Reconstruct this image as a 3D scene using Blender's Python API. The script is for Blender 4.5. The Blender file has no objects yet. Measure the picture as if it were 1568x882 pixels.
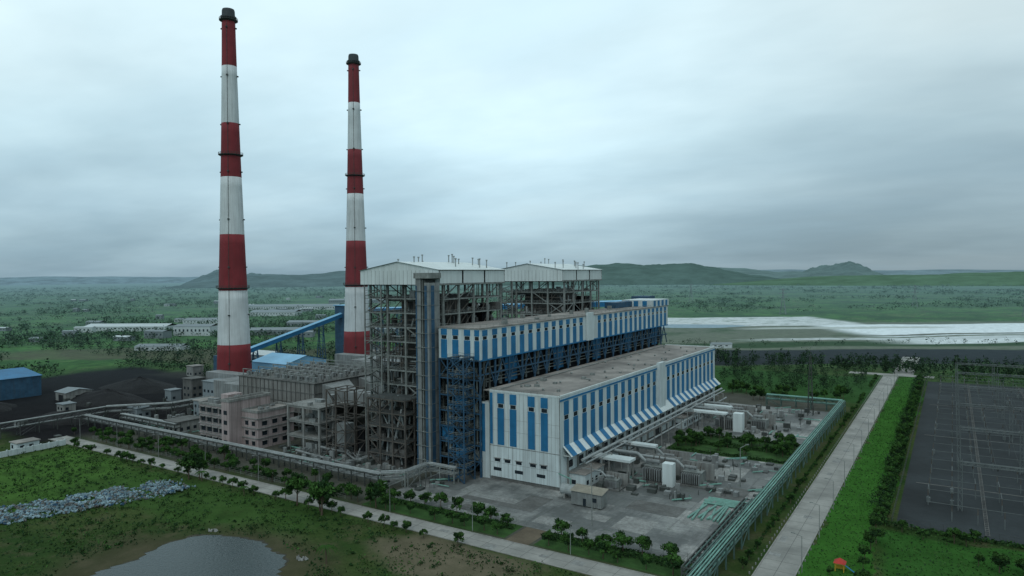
import bpy, math, random
from mathutils import Vector, Matrix, noise
random.seed(7)
R=random.random
def U(a,b): return a+(b-a)*random.random()
scene=bpy.context.scene
COL=scene.collection
V=math.radians(32.5)
# ------------------------------------------------------------------ materials
def nd(nt,t,**k):
    n=nt.nodes.new(t)
    for a,b in k.items(): setattr(n,a,b)
    return n
def new_mat(name):
    m=bpy.data.materials.new(name); m.use_nodes=True
    nt=m.node_tree
    return m,nt,nt.nodes['Principled BSDF']
def noise_n(nt,vec,scale,detail=5,rough=.6):
    n=nd(nt,'ShaderNodeTexNoise'); n.inputs['Scale'].default_value=scale
    n.inputs['Detail'].default_value=detail; n.inputs['Roughness'].default_value=rough
    nt.links.new(vec,n.inputs['Vector']); return n.outputs['Fac']
def maprange(nt,v,a,b,c,d,smooth=False):
    n=nd(nt,'ShaderNodeMapRange'); n.clamp=True
    if smooth: n.interpolation_type='SMOOTHSTEP'
    nt.links.new(v,n.inputs['Value'])
    for k,x in zip(('From Min','From Max','To Min','To Max'),(a,b,c,d)): n.inputs[k].default_value=x
    return n.outputs['Result']
def mixc(nt,f,a,b,blend='MIX'):
    n=nd(nt,'ShaderNodeMix',data_type='RGBA',blend_type=blend)
    for s,v in ((0,f),(6,a),(7,b)):
        if isinstance(v,bpy.types.NodeSocket): nt.links.new(v,n.inputs[s])
        elif s==0: n.inputs[0].default_value=v
        else: n.inputs[s].default_value=(*v,1) if len(v)==3 else v
    return n.outputs[2]
def mth(nt,op,a,b=None):
    n=nd(nt,'ShaderNodeMath',operation=op)
    for i,v in enumerate((a,b)):
        if v is None: continue
        if isinstance(v,bpy.types.NodeSocket): nt.links.new(v,n.inputs[i])
        else: n.inputs[i].default_value=v
    return n.outputs[0]
def mapping(nt,vec,loc=(0,0,0),rot=(0,0,0),sc=(1,1,1),typ='POINT'):
    n=nd(nt,'ShaderNodeMapping',vector_type=typ); nt.links.new(vec,n.inputs['Vector'])
    n.inputs['Location'].default_value=loc; n.inputs['Rotation'].default_value=rot; n.inputs['Scale'].default_value=sc
    return n.outputs[0]
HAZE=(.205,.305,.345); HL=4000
def hazed(nt,pos,col):  # aerial haze painted into base colour, growing with distance from world origin
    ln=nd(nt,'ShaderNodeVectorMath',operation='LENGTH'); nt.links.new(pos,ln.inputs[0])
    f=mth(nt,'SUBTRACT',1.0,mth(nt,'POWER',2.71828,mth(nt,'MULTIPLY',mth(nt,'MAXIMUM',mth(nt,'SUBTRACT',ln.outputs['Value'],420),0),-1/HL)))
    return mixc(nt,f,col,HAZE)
def mat(name,c,rough=.8,var=.3,scale=.25,streak=0.0,c2=None,bump=0,metal=0,dirt=(.06,.055,.05),fine=2.0,haze=True):
    m,nt,b=new_mat(name)
    pos=nd(nt,'ShaderNodeNewGeometry').outputs['Position']
    n1=noise_n(nt,pos,scale,6); n2=noise_n(nt,pos,fine,4)
    lo=tuple(x*(1-var) for x in c); hi=tuple(min(1,x*(1+var*.7)) for x in (c2 or c))
    col=mixc(nt,maprange(nt,n1,.3,.7,0,1),lo,hi)
    col=mixc(nt,maprange(nt,n2,.35,.65,0,var*.8),col,tuple(x*.6 for x in c))
    if streak>0:
        sv=mapping(nt,pos,sc=(1.1,1.1,.05)); s=noise_n(nt,sv,1.0,5)
        col=mixc(nt,maprange(nt,s,.42,.72,0,streak),col,dirt)
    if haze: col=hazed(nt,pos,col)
    nt.links.new(col,b.inputs['Base Color'])
    b.inputs['Roughness'].default_value=rough; b.inputs['Metallic'].default_value=metal
    b.inputs['Specular IOR Level'].default_value=.18
    if bump>0:
        bn=nd(nt,'ShaderNodeBump'); bn.inputs['Distance'].default_value=bump
        nt.links.new(n2,bn.inputs['Height']); nt.links.new(bn.outputs[0],b.inputs['Normal'])
    return m
WHITE=mat('white_cladding',(.52,.60,.61),.55,.14,.10,.5,dirt=(.23,.25,.25))
WHITE2=mat('white_roof_cladding',(.56,.63,.63),.5,.12,.1,.35,dirt=(.30,.32,.31))
BLUE=mat('blue_cladding',(.020,.15,.31),.55,.25,.15,.35,dirt=(.03,.08,.13))
BLUES=mat('blue_steel',(.032,.09,.155),.6,.4,.3,.3)
BLUELT=mat('blue_roof_sheet',(.20,.43,.62),.5,.15,.1,.1)
STEEL=mat('painted_grey_steel',(.22,.245,.235),.6,.4,.4,.4)
STEELD=mat('dark_steel',(.06,.07,.066),.6,.4,.4,.3)
STEELB=mat('brown_steel',(.10,.092,.082),.7,.4,.4,.3)
GRATE=mat('platform_grating',(.06,.07,.07),.8,.4,.5)
CASING=mat('boiler_casing',(.105,.105,.10),.6,.4,.2,.5)
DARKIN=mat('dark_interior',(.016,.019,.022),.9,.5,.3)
DUCT=mat('duct_sheet_metal',(.22,.24,.24),.5,.3,.2,.55)
ESPM=mat('precipitator_casing',(.21,.215,.205),.7,.25,.12,.6)
CONC=mat('concrete',(.25,.26,.25),.85,.34,.2,.55)
CONCD=mat('stained_concrete',(.13,.135,.13),.9,.4,.2,.5)
PINK=mat('pink_plaster',(.36,.30,.295),.8,.18,.2,.5)
GLASS=mat('dark_window_glass',(.02,.028,.035),.15,.3,.5)
ROOF=mat('flat_roof_screed',(.195,.19,.18),.9,.42,.07,0,c2=(.28,.265,.245),fine=.45)
RED=mat('red_chimney_paint',(.20,.030,.036),.75,.22,.1,.45,dirt=(.10,.032,.034))
CWHITE=mat('white_chimney_paint',(.56,.61,.62),.75,.14,.1,.45,dirt=(.27,.28,.28))
CAP=mat('chimney_cap',(.055,.065,.07),.7,.3,.2)
TEAL=mat('pale_green_pipe',(.16,.33,.28),.5,.3,.2,.3)
TEALD=mat('green_grey_steel',(.075,.14,.125),.6,.3,.2,.3)
PIPEG=mat('grey_pipe_lagging',(.28,.31,.31),.4,.25,.3,.3)
ASPH=mat('road_concrete',(.22,.225,.21),.9,.26,.08,0,c2=(.285,.285,.265),fine=.8)
KERB=mat('kerb_stone',(.26,.26,.245),.9,.35,.5)
COAL=mat('coal',(.010,.010,.011),.9,.4,.4,bump=.3)
SOIL=mat('bare_soil',(.12,.10,.072),.95,.35,.15,bump=.1)
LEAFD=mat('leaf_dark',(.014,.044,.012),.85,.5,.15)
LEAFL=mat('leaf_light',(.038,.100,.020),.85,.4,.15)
BARK=mat('bark',(.09,.07,.05),.9,.3,1)
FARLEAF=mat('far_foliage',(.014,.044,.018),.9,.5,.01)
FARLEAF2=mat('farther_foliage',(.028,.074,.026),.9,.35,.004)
RUBBLE=mat('rubble_stone',(.12,.20,.235),.85,.5,.35,c2=(.25,.35,.39))
SHEDW=mat('far_white_sheet',(.48,.54,.55),.7,.15,.02,.2)
SHEDG=mat('far_grey_sheet',(.19,.225,.24),.7,.2,.02,.2)
TAN=mat('tan_sheet',(.25,.235,.19),.7,.2,.3,.3)
REDS=mat('red_sheet',(.38,.04,.03),.6,.2,.3)
YEL=mat('yellow_paint',(.5,.33,.04),.6,.2,.3)

# ------------------------------------------------------------------ mesh tools
class M:
    def __init__(s,mat): s.v=[];s.f=[];s.mat=mat
    def poly(s,pts):
        n=len(s.v); s.v+= [tuple(p) for p in pts]; s.f.append(tuple(range(n,n+len(pts))))
    def box(s,x0,x1,y0,y1,z0,z1):
        n=len(s.v)
        s.v+=[(x0,y0,z0),(x1,y0,z0),(x1,y1,z0),(x0,y1,z0),(x0,y0,z1),(x1,y0,z1),(x1,y1,z1),(x0,y1,z1)]
        s.f+=[(n,n+3,n+2,n+1),(n+4,n+5,n+6,n+7),(n,n+1,n+5,n+4),(n+1,n+2,n+6,n+5),(n+2,n+3,n+7,n+6),(n+3,n,n+4,n+7)]
    def cb(s,x,y,z,a,b,c): s.box(x-a/2,x+a/2,y-b/2,y+b/2,z,z+c)
    def tube(s,p,q,r,seg=8,r2=None,cap=True):
        p=Vector(p);q=Vector(q); r2=r if r2 is None else r2
        d=(q-p); 
        if d.length<1e-6: return
        d.normalize(); a=Vector((0,0,1)) if abs(d.z)<.9 else Vector((1,0,0))
        u=d.cross(a).normalized(); w=d.cross(u).normalized(); n=len(s.v)
        off=math.pi/4 if seg==4 else 0
        for (c,rr) in ((p,r),(q,r2)):
            for i in range(seg):
                t=2*math.pi*i/seg+off
                s.v.append(tuple(c+u*math.cos(t)*rr+w*math.sin(t)*rr))
        for i in range(seg):
            j=(i+1)%seg; s.f.append((n+i,n+j,n+seg+j,n+seg+i))
        if cap:
            s.f.append(tuple(n+seg-1-i for i in range(seg))); s.f.append(tuple(n+seg+i for i in range(seg)))
    def beam(s,p,q,w=.3): s.tube(p,q,w*.7071,4)
    def path(s,pts,r,seg=8):
        for a,b in zip(pts,pts[1:]): s.tube(a,b,r,seg)
    def lathe(s,x,y,prof,seg=24):
        n=len(s.v)
        for (r,z) in prof:
            for i in range(seg):
                t=2*math.pi*i/seg; s.v.append((x+r*math.cos(t),y+r*math.sin(t),z))
        for k in range(len(prof)-1):
            for i in range(seg):
                j=(i+1)%seg; s.f.append((n+k*seg+i,n+k*seg+j,n+(k+1)*seg+j,n+(k+1)*seg+i))
        s.f.append(tuple(n+(len(prof)-1)*seg+i for i in range(seg)))
    def frustum(s,a,b):
        n=len(s.v)
        for (x0,x1,y0,y1,z) in (a,b): s.v+=[(x0,y0,z),(x1,y0,z),(x1,y1,z),(x0,y1,z)]
        s.f+=[(n,n+3,n+2,n+1),(n+4,n+5,n+6,n+7),(n,n+1,n+5,n+4),(n+1,n+2,n+6,n+5),(n+2,n+3,n+7,n+6),(n+3,n,n+4,n+7)]
    def leaf(s,c,size,flat=0):
        a=Vector((U(-1,1),U(-1,1),U(-1,1)*(1-flat))); b=Vector((U(-1,1),U(-1,1),U(-1,1)*(1-flat)))
        a=a.normalized()*size*U(.5,1); b=b.normalized()*size*U(.5,1); c=Vector(c)
        s.poly((c-a,c-b*.8,c+a,c+b*.8))
    def rail(s,p,q,h=1.1,step=3):
        p=Vector(p);q=Vector(q);L=(q-p).length; k=max(1,int(L/step)); up=Vector((0,0,h))
        s.beam(p+up,q+up,.09); s.beam(p+up*.5,q+up*.5,.07)
        for i in range(k+1):
            c=p.lerp(q,i/k); s.beam(c,c+up,.08)
def mesh_of(name,parts,loc,smooth=False):
    v=[];f=[];mi=[];me=bpy.data.meshes.new(name)
    for i,p in enumerate(parts):
        n=len(v); v+=[(a-loc[0],b-loc[1],c-loc[2]) for a,b,c in p.v]
        f+=[tuple(n+k for k in q) for q in p.f]; mi+=[i]*len(p.f); me.materials.append(p.mat)
    me.from_pydata(v,[],f); me.polygons.foreach_set('material_index',mi)
    if smooth: me.polygons.foreach_set('use_smooth',[True]*len(f))
    me.update(); return me
class O:
    def __init__(s,name,loc=(0,0,0)): s.name=name;s.loc=loc;s.p={}
    def __call__(s,part,mat):
        if part not in s.p: s.p[part]=M(mat)
        return s.p[part]
    def done(s,smooth=()):
        e=bpy.data.objects.new(s.name,None); e.location=s.loc; e.empty_display_size=2; COL.objects.link(e)
        for k,p in s.p.items():
            if not p.f: continue
            me=mesh_of(k,[p],s.loc,k in smooth); o=bpy.data.objects.new(k,me); COL.objects.link(o); o.parent=e
        return e
def single(name,parts,loc=(0,0,0),smooth=False):
    o=bpy.data.objects.new(name,mesh_of(name,parts if isinstance(parts,list) else [parts],loc,smooth)); o.location=loc; COL.objects.link(o); return o
def inst(name,me,loc,rz=0,s=1):
    o=bpy.data.objects.new(name,me); o.location=loc; o.rotation_euler=(0,0,rz)
    o.scale=(s,s,s) if not isinstance(s,tuple) else s; COL.objects.link(o); return o
def frame(m,xs,ys,zs,w=.5,wb=.35,brace=.0,perim=True):
    for i,x in enumerate(xs):
        for j,y in enumerate(ys):
            if perim and 0<i<len(xs)-1 and 0<j<len(ys)-1: continue
            m.box(x-w/2,x+w/2,y-w/2,y+w/2,0 if zs[0]==0 else zs[0],zs[-1])
    for z in zs[1:]:
        for j,y in enumerate(ys):
            m.box(xs[0],xs[-1],y-wb/2+.01,y+wb/2-.01,z-wb,z)
        for x in xs:
            m.box(x-wb/2+.02,x+wb/2-.02,ys[0],ys[-1],z-wb-.01,z-.01)
    for a,b in zip(zs,zs[1:]):
        for y in (ys[0],ys[-1]):
            for x0,x1 in zip(xs,xs[1:]):
                if R()<brace:
                    if R()<.5: m.beam((x0,y,a),(x1,y,b),wb*.7)
                    else: m.beam((x1,y,a),(x0,y,b),wb*.7)
                    if R()<.4: m.beam((x0,y+.1,b),(x1,y+.1,a),wb*.7)
        for x in (xs[0],xs[-1]):
            for y0,y1 in zip(ys,ys[1:]):
                if R()<brace:
                    if R()<.5: m.beam((x,y0,a),(x,y1,b),wb*.7)
                    else: m.beam((x,y1,a),(x,y0,b),wb*.7)
def stairs(m,g,x0,x1,y0,y1,z0,z1,step=3.0,w=.25):
    z=z0;k=0
    while z<z1-.1:
        zn=min(z+step,z1)
        a,b=(x0+.8,x1-.8) if k%2==0 else (x1-.8,x0+.8)
        y=y0+.5 if k%2==0 else y1-.5
        g.poly([(a,y-.4,z),(b,y-.4,zn),(b,y+.4,zn),(a,y+.4,z)])
        m.beam((a,y-.45,z),(b,y-.45,zn),w); m.beam((a,y+.45,z),(b,y+.45,zn),w)
        m.beam((a,y-.45,z+1.1),(b,y-.45,zn+1.1),.09)
        g.box(x0,x0+.9,y0,y1,zn-.1,zn); g.box(x1-.9,x1,y0,y1,zn-.1,zn)
        z=zn;k+=1

# ------------------------------------------------------------------ ground
def ground_mat():
    m,nt,b=new_mat('ground_soil_and_grass'); L=nt.links
    pos=nd(nt,'ShaderNodeNewGeometry').outputs['Position']
    nz=nd(nt,'ShaderNodeTexNoise'); nz.inputs['Scale'].default_value=.045; nz.inputs['Detail'].default_value=6; L.new(pos,nz.inputs['Vector'])
    nz2=nd(nt,'ShaderNodeTexNoise'); nz2.inputs['Scale'].default_value=.007; nz2.inputs['Detail'].default_value=6; L.new(pos,nz2.inputs['Vector'])
    def dist(amp,src):
        a=nd(nt,'ShaderNodeVectorMath',operation='SUBTRACT'); L.new(src.outputs['Color'],a.inputs[0]); a.inputs[1].default_value=(.5,.5,.5)
        s=nd(nt,'ShaderNodeVectorMath',operation='SCALE'); L.new(a.outputs[0],s.inputs[0]); s.inputs['Scale'].default_value=amp
        t=nd(nt,'ShaderNodeVectorMath',operation='ADD'); L.new(s.outputs[0],t.inputs[0]); L.new(pos,t.inputs[1]); return t.outputs[0]
    d8=dist(18,nz); d40=dist(130,nz2)
    n_a=noise_n(nt,pos,.02,8,.65); n_b=noise_n(nt,pos,.12,8,.7); n_c=noise_n(nt,pos,1.1,6,.7)
    near=mixc(nt,maprange(nt,n_a,.4,.6,0,1),(.026,.058,.016),(.058,.085,.028))
    near=mixc(nt,maprange(nt,n_b,.5,.66,0,.8),near,(.095,.085,.052))
    near=mixc(nt,maprange(nt,n_b,.28,.42,.7,0),near,(.020,.052,.012))
    near=mixc(nt,maprange(nt,n_c,.35,.7,.0,.6),near,(.015,.026,.009))
    fv=mapping(nt,d40,rot=(0,0,.5),sc=(1/340,1/130,1))
    vo=nd(nt,'ShaderNodeTexVoronoi'); vo.inputs['Scale'].default_value=1; L.new(fv,vo.inputs['Vector'])
    sp=nd(nt,'ShaderNodeSeparateColor'); L.new(vo.outputs['Color'],sp.inputs[0])
    far=mixc(nt,sp.outputs[0],(.026,.076,.024),(.075,.185,.045))
    far=mixc(nt,maprange(nt,sp.outputs[1],.78,.88,0,.5),far,(.13,.125,.08))
    n_f=noise_n(nt,pos,.008,8,.7); far=mixc(nt,maprange(nt,n_f,.46,.6,0,.7),far,(.018,.052,.018))
    n_g=noise_n(nt,pos,.05,6,.7); far=mixc(nt,maprange(nt,n_g,.48,.66,0,.6),far,(.015,.038,.014))
    ln=nd(nt,'ShaderNodeVectorMath',operation='LENGTH'); L.new(pos,ln.inputs[0]); dl=ln.outputs['Value']
    col=mixc(nt,maprange(nt,dl,420,700,0,1),near,far)
    def mask(col,cx,cy,hx,hy,rot,color,op=1,soft=.12,vec=None,box=True,tex=None):
        v=mapping(nt,vec or d8,loc=(cx,cy,0),rot=(0,0,math.radians(rot)),sc=(hx,hy,1),typ='TEXTURE')
        s=nd(nt,'ShaderNodeSeparateXYZ'); L.new(v,s.inputs[0])
        x=mth(nt,'ABSOLUTE',s.outputs[0]); y=mth(nt,'ABSOLUTE',s.outputs[1])
        if box: r=mth(nt,'MAXIMUM',x,y)
        else: r=mth(nt,'SQRT',mth(nt,'ADD',mth(nt,'MULTIPLY',x,x),mth(nt,'MULTIPLY',y,y)))
        f=maprange(nt,r,1-soft,1+soft,op,0,True)
        if tex: f=mth(nt,'MULTIPLY',f,tex)
        c=mixc(nt,maprange(nt,n_b,.3,.7,0,1),tuple(k*.7 for k in color),tuple(k*1.2 for k in color))
        return mixc(nt,f,col,c)
    grass=maprange(nt,n_b,.38,.5,.35,1); isl=maprange(nt,n_g,.50,.64,1,.4)
    d20=dist(60,nz2)
    col=mask(col,-190,280,140,128,0,(.08,.08,.07),.9,.05)
    col=mask(col,-600,360,150,50,20,(.085,.078,.055),.7,.2,d40)
    col=mask(col,-430,215,110,80,0,(.012,.012,.0135),1,.10)
    col=mask(col,-400,340,80,60,0,(.04,.042,.037),.8,.2)
    col=mask(col,-268,112,42,27,-8,(.050,.115,.024),.9,.2,tex=grass)
    col=mask(col,-200,128,50,13,5,(.036,.080,.020),.85,.2,tex=grass)
    col=mask(col,-104,134,22,10,5,(.135,.115,.082),.8,.3,box=False)
    col=mask(col,-150,92,34,30,0,(.066,.060,.038),.8,.25,box=False)
    col=mask(col,-23.5,300,6.5,230,0,(.034,.115,.018),.95,.03)
    col=mask(col,40,170,56,40,0,(.028,.09,.018),.95,.03)
    col=mask(col,-95,455,60,50,0,(.028,.078,.022),.9,.1)
    # ash embankment, grey flats and pale drying ponds
    col=mask(col,-10,860,420,200,32,(.14,.155,.125),.85,.12,d20,tex=maprange(nt,n_f,.52,.64,1,.2))
    col=mask(col,20,672,420,52,28,(.026,.032,.036),1,.10,d20)
    col=mask(col,-20,765,400,22,31,(.030,.065,.026),.95,.25,d20)
    col=mask(col,190,1085,360,78,32.5,(.70,.77,.79),1,.06,d20)
    col=mask(col,190,1010,330,8,32.5,(.10,.11,.085),.95,.2,d20)
    col=mask(col,215,955,320,34,32.5,(.62,.68,.69),.95,.12,d20)
    col=mask(col,30,860,230,12,32.5,(.48,.53,.53),.9,.2,d20,tex=isl)
    col=mask(col,-262,985,150,86,32.5,(.56,.61,.61),1,.08,d20,tex=isl)
    col=mask(col,-295,875,80,30,32.5,(.25,.34,.39),1,.1,d20,box=False)
    col=mask(col,-110,930,120,14,32.5,(.42,.46,.43),.85,.2,d20)
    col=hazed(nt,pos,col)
    L.new(col,b.inputs['Base Color']); b.inputs['Roughness'].default_value=.95
    b.inputs['Specular IOR Level'].default_value=.02
    bn=nd(nt,'ShaderNodeBump'); bn.inputs['Distance'].default_value=.35; bn.inputs['Strength'].default_value=.6
    L.new(n_c,bn.inputs['Height']); L.new(bn.outputs[0],b.inputs['Normal'])
    return m
g=M(ground_mat()); S=30000
g.poly([(-S,-S,0),(S,-S,0),(S,S,0),(-S,S,0)]); single('ground',g)

def pave_mat():
    m,nt,b=new_mat('concrete_yard'); L=nt.links
    pos=nd(nt,'ShaderNodeNewGeometry').outputs['Position']
    v1=mapping(nt,pos,sc=(1/11,1/9,0)); vo=nd(nt,'ShaderNodeTexVoronoi',distance='CHEBYCHEV'); vo.inputs['Scale'].default_value=1; vo.inputs['Randomness'].default_value=.65
    L.new(v1,vo.inputs['Vector']); sp=nd(nt,'ShaderNodeSeparateColor'); L.new(vo.outputs['Color'],sp.inputs[0])
    c=mixc(nt,maprange(nt,sp.outputs[0],.0,1,0,1),(.085,.095,.092),(.25,.26,.25))
    c=mixc(nt,maprange(nt,sp.outputs[1],.8,.85,0,.8),c,(.37,.375,.355))
    n1=noise_n(nt,pos,.07,8,.72); c=mixc(nt,maprange(nt,n1,.42,.58,0,.85),c,(.07,.078,.077))
    n2=noise_n(nt,pos,.9,6,.7); c=mixc(nt,maprange(nt,n2,.45,.75,0,.6),c,(.06,.064,.062))
    n3=noise_n(nt,mapping(nt,pos,sc=(.5,.06,1)),1,5,.6); c=mixc(nt,maprange(nt,n3,.55,.7,0,.5),c,(.045,.045,.043))
    n4=noise_n(nt,pos,.16,7,.75); c=mixc(nt,maprange(nt,n4,.58,.68,0,.7),c,(.035,.06,.026))
    br=nd(nt,'ShaderNodeTexBrick'); L.new(pos,br.inputs['Vector']); br.inputs['Scale'].default_value=1; br.offset=0
    br.inputs['Brick Width'].default_value=5; br.inputs['Row Height'].default_value=5; br.inputs['Mortar Size'].default_value=.07
    c=mixc(nt,mth(nt,'MULTIPLY',br.outputs['Fac'],.5),c,(.045,.045,.042))
    L.new(c,b.inputs['Base Color']); b.inputs['Roughness'].default_value=.75
    return m
PAVE=pave_mat()
y=M(PAVE); y.box(-152,-51,162,200,-.2,.05); y.box(-136,-51,200.01,372,-.2,.05); y.box(-205,-157,172,215,-.2,.055); single('concrete_yard',y)
y=M(CONC)
for (a,b_,c_,d_) in ((-79,-69,173,184),(-64,-56,186,204),(-100,-90,166,172),(-70,-60,232,250),(-73,-62,300,318),(-90,-86,205,240),(-88,-82,176,181),(-120,-112,176,180),(-140,-131,166,171)): y.box(a,b_,c_,d_,.052,.075)
single('concrete_slab',y)
y=M(CONCD)
for (a,b_,c_,d_) in ((-130,-104,172.5,175.8),(-111.8,-104,176,186),(-82,-66,190,199),(-62,-54,210,226),(-125,-112,164,169)): y.box(a,b_,c_,d_,.051,.07)
single('asphalt_patch',y)

def road(name,x0,x1,y0,y1,along):
    r=O(name,((x0+x1)/2,(y0+y1)/2,0)); a=r('carriageway',ASPH); k=r('kerb',KERB); p=r('repair_patches',CONC)
    a.box(x0,x1,y0,y1,-.2,.04)
    if along=='y':
        k.box(x0-.3,x0,y0,y1,-.1,.16); k.box(x1,x1+.3,y0,y1,-.1,.16)
    else:
        k.box(x0,x1,y0-.3,y0,-.1,.16); k.box(x0,x1,y1,y1+.3,-.1,.16)
    for j in range(22):
        if along=='y':
            q=y0+(y1-y0)*(j+U(0,.6))/22; a0=U(x0,x1-3); p.box(a0,a0+U(1,3),q,q+U(1,5),.041,.046)
        else:
            q=x0+(x1-x0)*(j+U(0,.5))/22; a0=U(y0,y1-3); p.box(q,q+U(1,5),a0,a0+U(1,3),.041,.046)
    j=r('joints',CONCD)
    if along=='y':
        q=y0
        while q<y1: j.box(x0,x1,q,q+.12,.047,.05); q+=6
        j.box((x0+x1)/2-.06,(x0+x1)/2+.06,y0,y1,.0475,.0505)
    else:
        q=x0
        while q<x1: j.box(q,q+.12,y0,y1,.047,.05); q+=6
        j.box(x0,x1,(y0+y1)/2-.06,(y0+y1)/2+.06,.0475,.0505)
    r.done()
road('road',-38.5,-30.5,60,520,'y')
road('road',-330,-39,143.6,150.4,'x')
p=M(SOIL); p.box(-99,-92,150.8,161.9,-.1,.035); single('path',p)
p=M(ASPH); p.box(-60,-10,521,531,-.1,.05); p.box(-34,-22,531.1,640,-.1,.05); single('junction_apron',p)
WAT,nt,b=new_mat('pond_water'); b.inputs['Base Color'].default_value=(.026,.043,.045,1); b.inputs['Roughness'].default_value=.17; b.inputs['IOR'].default_value=1.23
n_=noise_n(nt,nd(nt,'ShaderNodeNewGeometry').outputs['Position'],1.2,5); bn=nd(nt,'ShaderNodeBump'); bn.inputs['Distance'].default_value=.10; nt.links.new(n_,bn.inputs['Height']); nt.links.new(bn.outputs[0],b.inputs['Normal'])
ctrl=[(-168,113),(-160,115.5),(-152,116.5),(-145,114),(-139,113),(-134,107),(-126,99),(-120,88),(-125,75),(-140,62),(-158,64),(-168,72),(-171,84),(-170,93),(-173,101),(-172,109)]
pts=[]
for i in range(len(ctrl)):
    p0,p1,p2,p3=[Vector(ctrl[(i+k-1)%len(ctrl)]) for k in range(4)]
    for t in range(8):
        t/=8; q=.5*((2*p1)+(p2-p0)*t+(2*p0-5*p1+4*p2-p3)*t*t+(3*p1-p0-3*p2+p3)*t**3)
        nn=noise.noise(Vector((q.x*.5,q.y*.5,0)))*1.3; pts.append((q.x+nn,q.y+nn,.03))
w=M(WAT); w.poly(pts); single('pond',w)
MUD=mat('wet_mud',(.045,.043,.030),.8,.4,.3)
rim=M(MUD); c=Vector((-150,90,0)); outer=[]
for k_,q in enumerate(pts):
    q=Vector(q); d=(q-c); d.z=0; e=1.015+.03*abs(noise.noise(Vector((k_*.17,2,0)))*2); outer.append((c.x+d.x*e,c.y+d.y*e,.012))
inner=[(c.x+(x-c.x)*.985,c.y+(y_-c.y)*.985,.02) for x,y_,z in pts]
for i in range(len(pts)): j=(i+1)%len(pts); rim.poly([outer[i],outer[j],inner[j],inner[i]])
single('pond_bank',rim)
rb=M(RUBBLE); rb2=M(CONCD); rb3=M(BLUES)
for i in range(4200):
    t=R(); bx=-218-19*t+U(-8,8); by=131-47*t+U(-7,7)
    h=max(0,2.0*noise.noise(Vector((bx*.15,by*.15,3)))+.5)
    if h<.15 and R()<.75: continue
    s=U(.25,.95); q=rb if R()<.62 else (rb2 if R()<.75 else rb3)
    a=Vector((bx,by,h)); q.tube(a-Vector((U(-1,1),U(-1,1),U(-.3,.5)))*s*.6,a+Vector((U(-1,1),U(-1,1),U(-.3,.5)))*s*.6,s*U(.3,.7),5,s*U(.2,.6))
single('rubble_heap',[rb,rb2,rb3])
rk=M(CONC)
for (x,y_) in ((-171.5,114.5),(-170,115.2),(-136,114.5),(-135,114),(-134.5,115)):
    for k in range(4): a=Vector((x+U(-.5,.5),y_+U(-.5,.5),0)); rk.tube(a,a+Vector((U(-.4,.4),U(-.4,.4),U(.3,.8))),U(.3,.6),6,.15)
single('boulders',rk)

# ------------------------------------------------------------------ chimneys
def chimney(x,y,H):
    o=O('chimney',(x,y,0)); R0=10.3
    def rad(z):
        t=z/H; return 3.7+(R0-3.7)*(1-t)**1.35
    lv=[0,29.6,61.4,94.5,128.3,160,193.5,H-6]
    for i,(a,b) in enumerate(zip(lv,lv[1:])):
        m=o('red_band' if i%2==0 else 'white_band',RED if i%2==0 else CWHITE)
        n=6; m.lathe(x,y,[(rad(a+(b-a)*k/n),a+(b-a)*k/n) for k in range(n+1)],40)
    c=o('cap',CAP); c.lathe(x,y,[(3.75,H-6),(4.5,H-5.2),(4.5,H-4.4),(3.7,H-4.2),(3.6,H-1),(3.3,H),(2.8,H),(2.8,H-2)],32)
    p=o('balcony',STEELD)
    for z in (63,141.5,H-6.5):
        r=rad(z); p.lathe(x,y,[(r,z-.9),(r+1.5,z-.1),(r+1.5,z+.1),(r,z+.1)],32)
        for k in range(24):
            t=k*math.pi/12; p.beam((x+(r+1.4)*math.cos(t),y+(r+1.4)*math.sin(t),z),(x+(r+1.4)*math.cos(t),y+(r+1.4)*math.sin(t),z+1.3),.12)
            t2=t+math.pi/12
            for zz in (.7,1.3): p.beam((x+(r+1.4)*math.cos(t),y+(r+1.4)*math.sin(t),z+zz),(x+(r+1.4)*math.cos(t2),y+(r+1.4)*math.sin(t2),z+zz),.1)
    l=o('ladder',STEELD)
    for k in range(60):
        z0=8+k*(H-16)/60; z1=8+(k+1)*(H-16)/60
        for ang in (-.9,):
            ca,sa=math.cos(ang),math.sin(ang)
            l.beam((x+(rad(z0)+.25)*ca,y+(rad(z0)+.25)*sa,z0),(x+(rad(z1)+.25)*ca,y+(rad(z1)+.25)*sa,z1),.16)
        if k%8==3:
            for ang in (-2.6,-.9,.6,2.2):
                ca,sa=math.cos(ang),math.sin(ang); l.cb(x+(rad(z0)+.4)*ca,y+(rad(z0)+.4)*sa,z0,.9,.9,.7)
    o.done(smooth=('red_band','white_band'))
chimney(-361,258,227); chimney(-364,362,228)

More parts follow.
